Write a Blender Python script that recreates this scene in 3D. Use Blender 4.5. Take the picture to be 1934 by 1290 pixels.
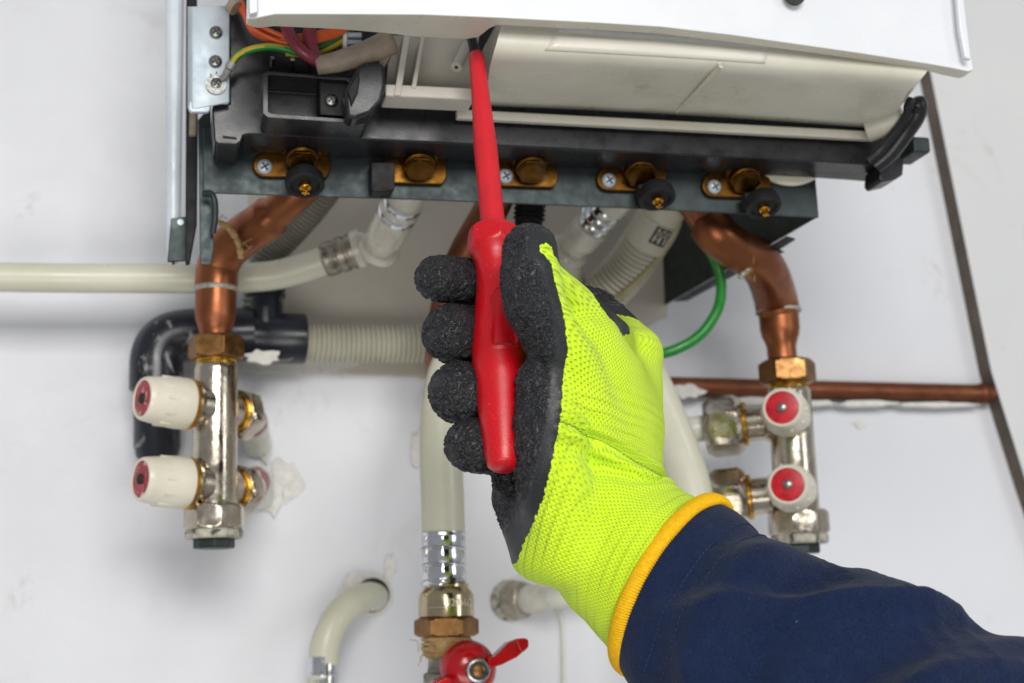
import bpy, bmesh, math, random
import numpy as np
from mathutils import Vector, Matrix, Quaternion
from mathutils import noise as mnoise
random.seed(7); np.random.seed(7)
for o in list(bpy.data.objects): bpy.data.objects.remove(o)
SC = bpy.context.scene
COL = SC.collection

# ------------------------------------------------------------------ camera
W0, H0 = 1934.0, 1290.0
LENS = 50.0
FPX = W0*LENS/36.0
YAW, PITCH, ROLL = math.radians(13.2), math.radians(11.5), math.radians(-1.25)
CAM = Vector((0.0, -1.2, 1.5))
_f = Vector((math.sin(YAW)*math.cos(PITCH), math.cos(YAW)*math.cos(PITCH), math.sin(PITCH)))
_r0 = Vector((math.cos(YAW), -math.sin(YAW), 0)); _u0 = _r0.cross(_f)
_r = _r0*math.cos(ROLL)+_u0*math.sin(ROLL); _u = -_r0*math.sin(ROLL)+_u0*math.cos(ROLL)
cd = bpy.data.cameras.new('camera'); cam = bpy.data.objects.new('camera', cd); COL.objects.link(cam)
cd.lens = LENS; cd.sensor_width = 36; cd.clip_start = 0.02; cd.clip_end = 50
cam.matrix_world = Matrix(((_r.x,_u.x,-_f.x,CAM.x),(_r.y,_u.y,-_f.y,CAM.y),(_r.z,_u.z,-_f.z,CAM.z),(0,0,0,1)))
cd.dof.use_dof = True; cd.dof.focus_distance = 0.80; cd.dof.aperture_fstop = 8.0
SC.camera = cam

# ------------------------------------------------------------------ light
w = bpy.data.worlds.new('World'); SC.world = w; w.use_nodes = True
bg = w.node_tree.nodes['Background']; bg.inputs['Color'].default_value = (0.93, 0.96, 1.0, 1); bg.inputs['Strength'].default_value = 0.32
def area(name, loc, target, size, energy, col=(1,1,1)):
    ld = bpy.data.lights.new(name, 'AREA'); ld.shape = 'RECTANGLE'; ld.size, ld.size_y = size; ld.energy = energy; ld.color = col
    o = bpy.data.objects.new(name, ld); COL.objects.link(o); o.location = loc
    d = Vector(target)-Vector(loc); o.rotation_euler = d.to_track_quat('-Z', 'Y').to_euler(); return o
area('softbox_lamp', (0.12, -2.9, 2.42), (0.25, -0.2, 1.6), (1.3, 0.8), 50, (1.0, 0.985, 0.96))
area('side_lamp', (1.9, -1.9, 1.9), (0.3, -0.3, 1.5), (0.6, 0.9), 6, (0.96, 0.98, 1.0))
area('low_fill_lamp', (-0.35, -2.3, 0.55), (0.25, -0.2, 1.6), (1.4, 0.8), 16, (1.0, 0.97, 0.92))  # added unseen fill from low in front, lifts the boiler's underside
SC.view_settings.view_transform = 'Standard'; SC.view_settings.look = 'None'
SC.view_settings.exposure = 0.0; SC.view_settings.gamma = 1.0; SC.view_settings.use_curve_mapping = False
SC.cycles.use_denoising = True
SC.cycles.max_bounces = 8; SC.cycles.diffuse_bounces = 4; SC.cycles.glossy_bounces = 4
SC.cycles.sample_clamp_indirect = 6

# ------------------------------------------------------------------ helpers
def P(px, py, Y):
    d = _f + _r*((px-W0/2)/FPX) - _u*((py-H0/2)/FPX)
    return CAM + d*((Y-CAM.y)/d.y)
def pix(p):
    q = p-CAM; z = q.dot(_f)
    return W0/2+FPX*q.dot(_r)/z, H0/2-FPX*q.dot(_u)/z
def M(n, pt):            # n photo pixels as metres at the distance of pt
    return n*(Vector(pt)-CAM).dot(_f)/FPX
def L3(pts):             # list of (px,py,Y) -> world points
    return [P(*p) for p in pts]
def spline(pts, n=8):
    pts = [Vector(p) for p in pts]
    if len(pts) < 3: 
        return [pts[0].lerp(pts[-1], i/n) for i in range(n+1)]
    out = []
    ex = [pts[0]*2-pts[1]]+pts+[pts[-1]*2-pts[-2]]
    for i in range(1, len(ex)-2):
        p0, p1, p2, p3 = ex[i-1:i+3]
        for k in range(n):
            t = k/n
            out.append(0.5*((2*p1)+(p2-p0)*t+(2*p0-5*p1+4*p2-p3)*t*t+(3*p1-p0-3*p2+p3)*t**3))
    out.append(pts[-1]); return out
def resample(pts, step):
    out = [pts[0]]; acc = 0
    for a, b in zip(pts, pts[1:]):
        l = (b-a).length
        if l < 1e-9: continue
        s = step-acc
        while s <= l:
            out.append(a.lerp(b, s/l)); s += step
        acc = (acc+l) % step
    return out
def frame(axis, up=(0,0,1)):
    a = Vector(axis).normalized(); u = Vector(up)
    if abs(a.dot(u)) > .95: u = Vector((1,0,0))
    x = u.cross(a).normalized(); return x, a.cross(x), a

class MB:
    def __init__(s): s.V=[]; s.F=[]; s.I=[]
    def add(s, v, f, m=0):
        b = len(s.V); s.V += [tuple(x) for x in v]; s.F += [tuple(i+b for i in q) for q in f]; s.I += [m]*len(f); return s
    def rings(s, R, m=0, cap=(True,True), close=True):
        n = len(R[0]); v = [p for r in R for p in r]; f = []
        for i in range(len(R)-1):
            for j in range(n if close else n-1):
                k = (j+1) % n
                f.append((i*n+j, i*n+k, (i+1)*n+k, (i+1)*n+j))
        if cap[0]: f.append(tuple(range(n-1,-1,-1)))
        if cap[1]: f.append(tuple((len(R)-1)*n+j for j in range(n)))
        return s.add(v, f, m)
    def lathe(s, prof, org, axis, n=32, m=0, cap=(True,True), up=(0,0,1), ph=0):
        x, y, a = frame(axis, up); org = Vector(org)
        R = [[org+a*t+(x*math.cos(2*math.pi*j/n+ph)+y*math.sin(2*math.pi*j/n+ph))*max(r,1e-5) for j in range(n)] for t, r in prof]
        return s.rings(R, m, cap)
    def tube(s, pts, r, n=20, m=0, cap=(True,True)):
        pts = [Vector(p) for p in pts]
        rr = r if hasattr(r, '__len__') else [r]*len(pts)
        T = [(pts[min(i+1,len(pts)-1)]-pts[max(i-1,0)]).normalized() for i in range(len(pts))]
        x, y, _ = frame(T[0]); R = []
        for i, p in enumerate(pts):
            if i:
                q = T[i-1].rotation_difference(T[i]); x = q @ x
            x = (x-T[i]*x.dot(T[i])).normalized(); y = T[i].cross(x)
            R.append([p+(x*math.cos(2*math.pi*j/n)+y*math.sin(2*math.pi*j/n))*rr[i] for j in range(n)])
        return s.rings(R, m, cap)
    def hexnut(s, t0, t1, r, org, axis, m=0, ph=0, ch=.10, k=6):     # chamfered hexagon, corners cut by a cone
        x, y, a = frame(axis); org = Vector(org); n = k*8; h = t1-t0; rc = r; ri = r*math.cos(math.pi/k); R = []
        for t, lim in ((t0, ri*.97), (t0+h*ch*.5, (ri+rc)/2*.99), (t0+h*ch, rc), (t1-h*ch, rc), (t1-h*ch*.5, (ri+rc)/2*.99), (t1, ri*.97)):
            row = []
            for j in range(n):
                th = 2*math.pi*j/n; f = (th % (2*math.pi/k))-math.pi/k; rr = min(ri/math.cos(f), lim)
                row.append(org+a*t+(x*math.cos(th+ph)+y*math.sin(th+ph))*rr)
            R.append(row)
        return s.rings(R, m)
    def prism(s, poly, vec, m=0):      # planar outline (world points) pushed along vec (a vector or one per point)
        poly = [Vector(p) for p in poly]; n = len(poly)
        vs = vec if isinstance(vec, list) else [Vector(vec)]*n
        v = poly+[p+Vector(q) for p, q in zip(poly, vs)]
        f = [tuple(range(n)), tuple(range(2*n-1, n-1, -1))]+[(j, j+n, (j+1)%n+n, (j+1)%n) for j in range(n)]
        return s.add(v, f, m)
    def box(s, c, size, ax=None, m=0):
        c = Vector(c); x, y, z = ax or (Vector((1,0,0)),Vector((0,1,0)),Vector((0,0,1)))
        v = [c+x*size[0]/2*i+y*size[1]/2*j+z*size[2]/2*k for i in (-1,1) for j in (-1,1) for k in (-1,1)]
        return s.add(v, [(0,1,3,2),(4,6,7,5),(0,4,5,1),(2,3,7,6),(0,2,6,4),(1,5,7,3)], m)
    def build(s, name, mats, parent=None, bevel=0, ang=35, seg=2, smooth=True):
        me = bpy.data.meshes.new(name); me.from_pydata(s.V, [], s.F)
        for mm in (mats if isinstance(mats, (list,tuple)) else [mats]): me.materials.append(mm)
        me.polygons.foreach_set('material_index', s.I)
        bm = bmesh.new(); bm.from_mesh(me); bmesh.ops.recalc_face_normals(bm, faces=bm.faces); bm.to_mesh(me); bm.free()
        if smooth:
            me.shade_smooth(); me.set_sharp_from_angle(angle=math.radians(ang))
        o = bpy.data.objects.new(name, me); COL.objects.link(o)
        if bevel:
            b = o.modifiers.new('bevel', 'BEVEL'); b.width = bevel; b.segments = seg; b.limit_method = 'ANGLE'; b.angle_limit = math.radians(30)
            b.harden_normals = True
        if parent is not None: attach(o, parent)
        return o
ROOTLOC = {}
def attach(o, parent):
    o.parent = parent
    o.matrix_parent_inverse = Matrix.Translation(-ROOTLOC.get(parent.name, Vector((0,0,0))))
def thing(name, loc, label, cat, group=None):
    o = bpy.data.objects.new(name, None); COL.objects.link(o); o.location = loc; o.empty_display_size = .02
    ROOTLOC[o.name] = Vector(loc); tag(o, label, cat, group); return o
def tag(o, label=None, cat=None, group=None, kind=None):
    if label: o['label'] = label
    if cat: o['category'] = cat
    if group: o['group'] = group
    if kind: o['kind'] = kind
    return o

# ------------------------------------------------------------------ materials
class NT:
    def __init__(s, name):
        s.m = bpy.data.materials.new(name); s.m.use_nodes = True; s.t = s.m.node_tree; s.b = s.t.nodes['Principled BSDF']
        s.co = s.t.nodes.new('ShaderNodeTexCoord')
    def n(s, typ, **kw):
        q = s.t.nodes.new(typ)
        for k, v in kw.items():
            if k in q.inputs.keys() if not isinstance(k, int) else False: pass
            setattr(q, k, v)
        return q
    def lk(s, a, b): s.t.links.new(a, b)
    def put(s, sock, v):
        if hasattr(v, 'is_linked') or isinstance(v, bpy.types.NodeSocket): s.lk(v, sock)
        else: sock.default_value = v
    def noise(s, scale, detail=3, rough=.55, dist=0, vec=None):
        q = s.t.nodes.new('ShaderNodeTexNoise'); q.inputs['Scale'].default_value = scale; q.inputs['Detail'].default_value = detail
        q.inputs['Roughness'].default_value = rough; q.inputs['Distortion'].default_value = dist
        s.lk(vec if vec is not None else s.co.outputs['Object'], q.inputs['Vector']); return q.outputs['Fac']
    def ramp(s, fac, stops):
        q = s.t.nodes.new('ShaderNodeValToRGB'); e = q.color_ramp.elements
        while len(e) < len(stops): e.new(.5)
        for el, (p, c) in zip(e, stops):
            el.position = p; el.color = c if len(c) == 4 else (*c, 1)
        s.lk(fac, q.inputs['Fac']); return q.outputs['Color']
    def rf(s, fac, a, b, lo=0, hi=1):     # map range
        q = s.t.nodes.new('ShaderNodeMapRange'); q.inputs['From Min'].default_value = a; q.inputs['From Max'].default_value = b
        q.inputs['To Min'].default_value = lo; q.inputs['To Max'].default_value = hi; s.lk(fac, q.inputs['Value']); return q.outputs['Result']
    def math(s, op, a, b=0.0, c=0.0):
        q = s.t.nodes.new('ShaderNodeMath'); q.operation = op
        for i, v in enumerate((a, b, c)): s.put(q.inputs[i], v)
        return q.outputs[0]
    def mix(s, fac, a, b):
        q = s.t.nodes.new('ShaderNodeMix'); q.data_type = 'RGBA'
        s.put(q.inputs['Factor'], fac)
        for nm, v in (('A', a), ('B', b)):
            sk = [i for i in q.inputs if i.name == nm and i.type == 'RGBA'][0]
            s.put(sk, (*v, 1) if isinstance(v, tuple) and len(v) == 3 else v)
        return [o for o in q.outputs if o.type == 'RGBA'][0]
    def bump(s, h, strength=.3, dist=.001, prev=None):
        q = s.t.nodes.new('ShaderNodeBump'); q.inputs['Strength'].default_value = strength; q.inputs['Distance'].default_value = dist
        s.lk(h, q.inputs['Height'])
        if prev is not None: s.lk(prev, q.inputs['Normal'])
        return q.outputs['Normal']
    def set(s, **kw):
        for k, v in kw.items():
            nm = {'base':'Base Color','rough':'Roughness','metal':'Metallic','normal':'Normal','coat':'Coat Weight','sheen':'Sheen Weight','spec':'Specular IOR Level','trans':'Transmission Weight','sss':'Subsurface Weight','alpha':'Alpha','coatr':'Coat Roughness'}[k]
            s.put(s.b.inputs[nm], (*v, 1) if isinstance(v, tuple) and len(v) == 3 else v)
        return s.m
def sr(r, g, b):
    f = lambda c: (c/255/12.92) if c/255 <= .04045 else ((c/255+.055)/1.055)**2.4
    return (f(r), f(g), f(b))
def stuff(name, col, col2=None, rough=.45, metal=0, scale=60, amt=(.35,.7), bs=.15, bscale=400, bd=.0004, spec=.5, dirt=None, dscale=25, dth=(.62,.75), rvar=.12):
    t = NT(name); c2 = col2 or tuple(x*.8 for x in col)
    n1 = t.noise(scale, 5, .6); base = t.mix(t.rf(n1, amt[0], amt[1]), col, c2)
    rg = t.rf(t.noise(scale*1.7, 4), .3, .7, max(rough-rvar,.03), min(rough+rvar,1))
    if dirt:
        d = t.rf(t.noise(dscale, 7, .65, .6), dth[0], dth[1]); base = t.mix(d, base, dirt); rg = t.math('ADD', rg, t.math('MULTIPLY', d, .25))
        mt = t.math('MULTIPLY', t.math('SUBTRACT', 1.0, t.math('MULTIPLY', d, .8)), float(metal))
    else: mt = float(metal)
    return t.set(base=base, rough=rg, metal=mt, spec=spec, normal=t.bump(t.noise(bscale, 3), bs, bd))
m_white = stuff('white_enamel', sr(224,226,229), sr(216,219,223), .3, scale=12, bs=.03)
m_beige = stuff('beige_plastic', sr(206,202,188), sr(190,186,170), .3, scale=14, bs=.06, dirt=sr(150,140,118), dscale=18, dth=(.66,.82))
m_beige2 = stuff('beige_plastic_dull', sr(198,193,180), sr(180,175,162), .42, scale=30, bs=.1)
m_tape = stuff('clear_tape', sr(216,212,200), sr(206,202,190), .18, scale=20)
m_black = stuff('black_plastic', sr(27,27,30), sr(34,34,37), .3, spec=.42, scale=40, bs=.12, bscale=900, dirt=sr(74,72,70), dscale=60, dth=(.68,.85))
m_blackd = stuff('black_plastic_matt', sr(26,26,28), sr(38,38,40), .5, spec=.15, scale=60, bs=.15, bscale=700)
m_galv = stuff('galvanised_steel', sr(66,74,74), sr(52,60,60), .5, .7, scale=70, bs=.05, dirt=sr(70,74,72), dscale=16)
m_galvd = stuff('galvanised_steel_dull', sr(62,70,68), sr(48,56,54), .5, .7, scale=50, bs=.08, dirt=sr(58,60,58), dscale=22)
m_zinc = stuff('zinc_plate', sr(186,196,202), sr(168,180,188), .5, .3, scale=50, bs=.03)
m_paintm = stuff('white_casing', sr(214,222,228), sr(200,210,218), .3, scale=30)
m_screw = stuff('screw_steel', sr(170,170,166), sr(136,136,132), .32, 1, scale=300)
m_slot = stuff('screw_slot', sr(50,48,46), None, .6, .3)
m_brass = stuff('brass', sr(116,80,30), sr(76,50,20), .42, 1, scale=90, bs=.05, dirt=sr(96,66,30), dscale=45, dth=(.58,.8))
m_brassd = stuff('brass_tarnished', sr(150,112,70), sr(116,82,48), .4, 1, scale=90, bs=.05, dirt=sr(84,60,38), dscale=60)
m_gold = stuff('brass_thread', sr(206,158,62), sr(176,126,40), .25, 1, scale=200)
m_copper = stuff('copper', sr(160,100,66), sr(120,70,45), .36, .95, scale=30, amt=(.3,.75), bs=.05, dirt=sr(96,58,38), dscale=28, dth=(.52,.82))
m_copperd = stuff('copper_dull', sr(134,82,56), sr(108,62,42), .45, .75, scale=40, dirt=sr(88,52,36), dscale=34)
m_solder = stuff('solder', sr(196,192,180), sr(140,140,124), .5, .5, scale=300, bs=.5)
m_nickel = stuff('nickel', sr(206,196,180), sr(180,168,150), .2, 1, scale=60, bs=.25, bscale=260, bd=.0006, dirt=sr(140,120,92), dscale=60, dth=(.64,.8))
m_chrome = stuff('chrome_sleeve', sr(226,228,232), sr(206,208,212), .1, 1, scale=60, bs=.08, bscale=120)
m_pipe = stuff('ivory_pipe', sr(214,212,192), sr(202,200,178), .32, scale=14, bs=.05, dirt=sr(170,164,140), dscale=14, dth=(.68,.85))
m_pipew = stuff('white_pipe', sr(224,224,212), sr(212,212,198), .3, scale=20, bs=.05)
m_knob = stuff('ivory_knob', sr(228,222,204), sr(218,212,192), .34, scale=40, bs=.06)
m_red = stuff('red_label', sr(206,28,44), sr(176,20,36), .35, scale=160, amt=(.4,.6), dirt=sr(226,160,160), dscale=160, dth=(.66,.74))
m_redd = stuff('red_label_worn', sr(168,34,50), sr(140,24,38), .4, scale=160, amt=(.4,.6), dirt=sr(220,200,196), dscale=130, dth=(.56,.64))
m_redp = stuff('red_valve_paint', sr(196,18,28), sr(170,12,22), .16, scale=40, bs=.06)
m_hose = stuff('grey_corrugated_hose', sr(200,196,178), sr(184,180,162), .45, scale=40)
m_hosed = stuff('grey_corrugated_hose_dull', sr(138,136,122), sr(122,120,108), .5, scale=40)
m_drain = stuff('drain_pipe_black', sr(34,38,48), sr(24,26,34), .28, scale=20, bs=.1, dirt=sr(160,160,160), dscale=40, dth=(.58,.66))
m_green = stuff('green_tube', sr(30,138,44), sr(22,118,34), .3, scale=60)
m_thin = stuff('beige_tube', sr(168,158,122), sr(150,140,108), .4, scale=60)
m_hemp = stuff('hemp_fibre', sr(196,164,112), sr(160,126,80), .8, scale=220, bs=.8, bscale=700, bd=.001)
m_dust = stuff('plaster_dust', sr(226,224,218), sr(206,204,198), .9, scale=200, bs=.6)
m_orange = stuff('orange_wire', sr(212,92,36), sr(190,74,26), .4, scale=90)
m_maroon = stuff('maroon_cable', sr(128,42,56), sr(108,32,44), .38, scale=90)
m_blue = stuff('blue_wire', sr(30,110,150), sr(24,90,130), .4)
m_greend = stuff('green_wire', sr(40,110,50), sr(30,86,40), .4)
m_yellow = stuff('yellow_wire', sr(196,168,40), sr(176,146,30), .4)
m_taupe = stuff('taupe_sleeve', sr(150,136,118), sr(128,114,98), .55, scale=120, bs=.3)
m_brown = stuff('brown_plastic', sr(106,78,66), None, .45)
m_ink = stuff('ink_print', sr(34,34,34), sr(48,48,46), .6)
m_etch = stuff('etched_lettering', sr(236,232,220), None, .35, .6)
m_blue2 = stuff('blue_nylon', sr(30,54,84), None, .4)
m_hole = stuff('dark_hole', sr(52,44,38), sr(34,30,26), .9)
m_gasket = stuff('worn_gasket', sr(196,190,172), sr(140,142,130), .6, scale=160, bs=.5, dirt=sr(70,72,66), dscale=110, dth=(.52,.62))
m_stub = stuff('silver_ivory_fitting', sr(222,218,204), sr(196,190,176), .3, .1, scale=60, bs=.1)
# ------------------------------------------------------------------ the setting: wall and side board
def wall_mat(name, c1, c2, stain):
    t = NT(name)
    n1 = t.noise(2.2, 5, .6); n2 = t.noise(9, 6, .65, .4)
    base = t.mix(t.rf(n1, .35, .7), c1, c2)
    base = t.mix(t.rf(n2, .6, .8, 0, .6), base, stain)
    sm = t.rf(t.noise(3.5, 8, .7, 1.5), .58, .64, 0, .6); base = t.mix(t.math('MULTIPLY', sm, t.rf(t.noise(40, 4), .4, .6)), base, sr(176,170,162))
    sp = t.rf(t.noise(60, 3, .5), .74, .80, 0, .5); base = t.mix(sp, base, sr(188,184,178))
    nb = t.bump(t.noise(26, 5, .6), .3, .004); nb = t.bump(t.noise(300, 3), .12, .0006, nb)
    return t.set(base=base, rough=t.rf(n2, .3, .7, .38, .6), normal=nb)
m_wall = wall_mat('painted_plaster', sr(223,224,228), sr(212,213,218), sr(192,190,187))
m_wall2 = wall_mat('painted_board', sr(212,213,212), sr(202,204,204), sr(190,188,184))
m_edge_shade = stuff('shaded_board_edge', sr(110,98,88), sr(82,73,66), .75, scale=30)  # side face of the board, its shade painted in as darker brown
wl = tag(MB().box((0.4, .05, 1.5), (4.6, .1, 3.0)).build('wall', m_wall), kind='structure')
YB = -.021
e = [P(1716,-60,YB), P(1760,150,YB), P(1872,700,YB), P(1938,910,YB), P(2080,1330,YB)]
wr = MB()
far = [Vector((2.2, YB, p.z)) for p in e]
for a, b, c, d in zip(e, e[1:], far[1:], far):
    wr.add([a, b, c, d], [(0,1,2,3)], 0)
    wr.add([a, b, b+Vector((0,.0205,0)), a+Vector((0,.0205,0))], [(0,1,2,3)], 1)
wright = tag(wr.build('wall_right', [m_wall2, m_edge_shade], smooth=False), kind='structure')
def patch(pts, m, name, par=wl, Y=-.0035, thick=.003):   # a flake or smear of plaster standing on the wall
    return MB().prism([P(x, y, Y) for x, y in pts], (0, thick, 0)).build(name, m, par, bevel=.0008)
def blob(cx, cy, rx, ry, n=14, j=.3, seed=0):
    r = random.Random(seed)
    return [(cx+rx*math.cos(2*math.pi*i/n)*(1+r.uniform(-j,j)), cy+ry*math.sin(2*math.pi*i/n)*(1+r.uniform(-j,j))) for i in range(n)]
patch(blob(515,935,22,38,seed=3), m_dust, 'plaster_flake')
patch(blob(500,845,16,30,seed=4), m_dust, 'plaster_flake')
patch(blob(690,1120,52,46,seed=5,j=.12), m_dust, 'plaster_flake', thick=.002, Y=-.0025)
patch(blob(790,850,18,36,seed=8), m_dust, 'plaster_flake')
patch(blob(545,900,26,44,seed=11,j=.45), m_dust, 'plaster_flake', thick=.0012, Y=-.0016)
patch(blob(735,1070,14,26,seed=12,j=.5), m_dust, 'plaster_flake', thick=.0012, Y=-.0016)
patch(blob(640,1160,30,18,seed=13,j=.5), m_dust, 'plaster_flake', thick=.0012, Y=-.0016)
patch(blob(1625,800,12,8,seed=14,j=.5), m_dust, 'plaster_flake', thick=.0012, Y=-.0016)

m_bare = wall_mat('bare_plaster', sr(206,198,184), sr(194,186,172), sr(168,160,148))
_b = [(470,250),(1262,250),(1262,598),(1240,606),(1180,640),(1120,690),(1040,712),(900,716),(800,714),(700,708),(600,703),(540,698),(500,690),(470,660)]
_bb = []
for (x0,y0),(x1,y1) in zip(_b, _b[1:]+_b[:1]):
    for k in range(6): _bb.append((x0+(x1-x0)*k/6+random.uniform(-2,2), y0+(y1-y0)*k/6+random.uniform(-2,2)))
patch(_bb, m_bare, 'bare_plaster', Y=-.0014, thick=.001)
# ------------------------------------------------------------------ boiler
YC, YT, YP = -.42, -.31, -.268
boiler = thing('boiler', P(1100,200,-.2), 'white wall-mounted gas boiler with open front cover and brass valves underneath', 'boiler')
# front cover: outline along the bottom edge (px, py, lip depth)
lip = [(466,36,.008),(478,36,.012),(490,33,.016),(520,27,.018),(640,27,.022),(740,27.5,.028),(800,28,.033),(900,32,.034),(922,33,.030),(934,33.5,.017),(946,34,.011),(1000,37,.011),(1120,43,.011),(1250,51,.011),(1380,66,.011),
       (1500,83,.010),(1620,100,.010),(1755,121,.010),(1800,129,.013),(1829,135,.013),(1840,132,.013)]
def bow(px): return YC+.012*((px-1100)/720)**2
front = [P(x, y, bow(x)) for x, y, d in lip]
zt = front[0].z+.30
cv = MB()
top = [Vector((p.x-.0045 if i>len(front)-4 else p.x, p.y, zt)) for i, p in enumerate(front)]
top[-1] = P(1815,0,bow(1840)); dv = (top[-1]-front[-1]); top[-1] = front[-1]+dv*(zt-front[-1].z)/dv.z
top[-2] = top[-1]+Vector((-.004,0,0)); top[-3] = top[-1]+Vector((-.009,0,0)); top[-4] = top[-1]+Vector((-.03,0,0))
n = len(front); V = front+[p+Vector((0,l[2],0)) for p, l in zip(front, lip)]+top+[p+Vector((0,.011,0)) for p in top]
# inner side steps back up behind the lip
inn = [Vector((p.x, p.y+.009, p.z+.012)) for p in front]
V += inn
F = []; F2 = []
for i in range(n-1):
    j = i+1
    F += [(i, j, 2*n+j, 2*n+i), (4*n+i, 3*n+i, 3*n+j, 4*n+j), (2*n+i, 2*n+j, 3*n+j, 3*n+i)]; F2 += [(i, n+i, n+j, j), (n+i, 4*n+i, 4*n+j, n+j)]
for i in (0, n-1): F.append((i, n+i, 4*n+i, 3*n+i, 2*n+i))
cv.add(V, F); cv.F += F2; cv.I += [1]*len(F2)
cover = cv.build('front_cover', [m_white, m_beige], boiler, bevel=.0011, seg=2, ang=50)
edge = MB().prism([P(1797,-40,YC+.008), P(1806,60,YC+.008), P(1816,114,YC+.008), P(1829,118,YC+.008), P(1822,60,YC+.008), P(1810,-40,YC+.008)], (0,-.0045,0)).build('edge_bead', m_white, cover, bevel=.0015)
bd = MB().prism([P(486,-40,YC+.008), P(486,30,YC+.008), P(470,34,YC+.008), P(468,-40,YC+.008)], (0,-.0055,0)).build('edge_bead', m_white, cover, bevel=.001)
# dark emblem / knob, only its lower rim shows
kp = P(1500,-9,YC-.001); MB().lathe([(-.003,.0),(-.003,.0050),(-.001,.0068),(.002,.0070)][1:], kp, (0,-1,0), 28).build('cover_badge', m_ink, cover)
# small paint chips on the lip
# control panel
def sect(t):   # t 0..1 left to right; px outline of the folded beige panel
    def q(a, b): return (a[0]+(b[0]-a[0])*t, a[1]+(b[1]-a[1])*t)
    return [(*q((950,20),(1760,96)),-.385),(*q((948,44),(1760,117)),-.396),(*q((944,58),(1757,126)),-.402),(*q((937,84),(1748,139)),-.403),(*q((931,104),(1735,153)),-.399),
            (*q((928,117),(1724,165)),-.391),(*q((925,128),(1714,174)),-.382),(*q((921,160),(1700,203)),-.356),(*q((916,190),(1680,234)),-.330),(*q((913,200),(1662,243)),-.318),(*q((913,196),(1660,240)),-.316)]
ts = [i/40 for i in range(41)]
R = []
for t in ts:
    pts = [P(*s) for s in sect(t)]
    sag = .0016*math.sin(math.pi*t*1.0)
    R.append([p+Vector((0,0,sag)) for p in pts])
pm = MB(); k = len(R[0])
pm.add([p for r in R for p in r], [(i*k+j, i*k+j+1, (i+1)*k+j+1, (i+1)*k+j) for i in range(40) for j in range(k-1)])
pm.add(R[0]+[Vector((R[0][0].x, -.315, R[0][0].z))], [tuple(range(k+1))]); pm.add(R[-1]+[Vector((R[-1][0].x, -.315, R[-1][0].z))], [tuple(range(k+1))])
panel = pm.build('control_panel', m_beige, boiler, ang=60)
def onpanel(x, y, dy=-.0012):     # point on the panel's flat underside at a photo pixel
    a, b, c = P(928,117,-.391), P(1724,165,-.391), P(913,200,-.318)
    nn = (b-a).cross(c-a).normalized(); d = P(x, y, 0)-CAM
    return CAM+d*((a-CAM).dot(nn)/d.dot(nn))
rp = [onpanel(1362,124), onpanel(1342,144), onpanel(1310,178), onpanel(1278,210)]
MB().tube([rp[0]+Vector((0,.003,.003))]+[p+Vector((0,0,-.0002)) for p in rp], [.0012,.0017,.0016,.0014,.0010], 10).build('rib', m_beige, panel)
# strip of tape over the rounded edge
def tape(t0, t1, skew):
    mb = MB(); a, b = [], []
    rr = []
    for i in range(25):
        u = i/24; row = []
        for jj, sj in enumerate((1.0, 1.6, 2.2, 2.8, 3.3)):
            t = t0+(t1-t0)*u - skew*(jj/4)*(1-u) + skew*.5*(jj/4)*u
            s = sect(t); i0 = int(sj); f = sj-i0
            p = P(*s[i0]).lerp(P(*s[i0+1]), f)+Vector((0,-.0005,.0016*math.sin(math.pi*t)-.0003))
            row.append(p)
        rr.append(row)
    mb.add([p for r in rr for p in r], [(i*5+j, i*5+j+1, (i+1)*5+j+1, (i+1)*5+j) for i in range(24) for j in range(4)])
    o = mb.build('tape_strip', m_tape, panel, ang=80); sd = o.modifiers.new('thick', 'SOLIDIFY'); sd.thickness = .0004; return o
tape(.135, .62, .02)
# back rail behind the panel
def bar(a, b, h, d, name, m, par, bev=.001, dz=0):    # bar from world point a to b, height h down, depth d back
    a = Vector(a); b = Vector(b); x = (b-a).normalized(); z = Vector((0,0,1))
    return MB().prism([a, b, b-z*h, a-z*h], (0,d,0)).build(name, m, par, bevel=bev)
bar(P(863,205,-.320), P(1648,247,-.320), M(18,P(1200,230,-.32)), .006, 'panel_rail', m_beige, boiler, .0012)
bar(P(872,202,-.3165), P(1655,243,-.3165), .003, .004, 'panel_gap', m_blackd, panel, 0)
# beige side bracket
br = MB()
br.prism([P(738,66,-.322), P(905,66,-.322), P(897,172,-.322), P(728,176,-.322)], (0,.003,0))
bracket = br.build('panel_bracket', m_beige2, boiler, bevel=.0006)
bar(P(728,158,-.345), P(896,166,-.345), M(24,P(800,170,-.34)), .022, 'bracket_bar', m_beige2, bracket, .0012)
for (a, b, c, d) in [((764,60),(776,60),(757,180),(744,180)),((796,66),(803,66),(786,166),(777,166))]:
    MB().prism([P(*q,-.346) for q in (a, b, c, d)], (0,.022,0)).build('bracket_rib', m_beige2, bracket, bevel=.0006)
MB().prism([P(*q,-.347) for q in [(722,60),(742,66),(742,100),(724,128),(712,128),(722,96)]], (0,.010,0)).build('bracket_hook', m_taupe, bracket, bevel=.0008)
pa, pb = P(882,86,-.332), P(862,127,-.345)
ps = MB(); ps.tube([pa, pb], M(10,pa), 16); ps.lathe([(0,M(3.4,pa)),(.0006,M(3.2,pa))], pb, pb-pa, 12, m=1)
ps.build('screw_post', [m_beige2, m_hole], bracket, ang=40)
# brass seen in the gap over the tray
gb = P(808,200,-.300)
MB().lathe([(0,.010),(.003,.0105),(.004,.0075),(.007,.0070)], gb, (0,-1,-.35), 28).build('brass_boss', m_brass, boiler)
MB().prism([P(*q,-.304) for q in [(838,186),(862,188),(862,224),(834,220)]], (0,.002,0)).build('steel_tab', m_zinc, boiler, bevel=.0005)

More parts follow.
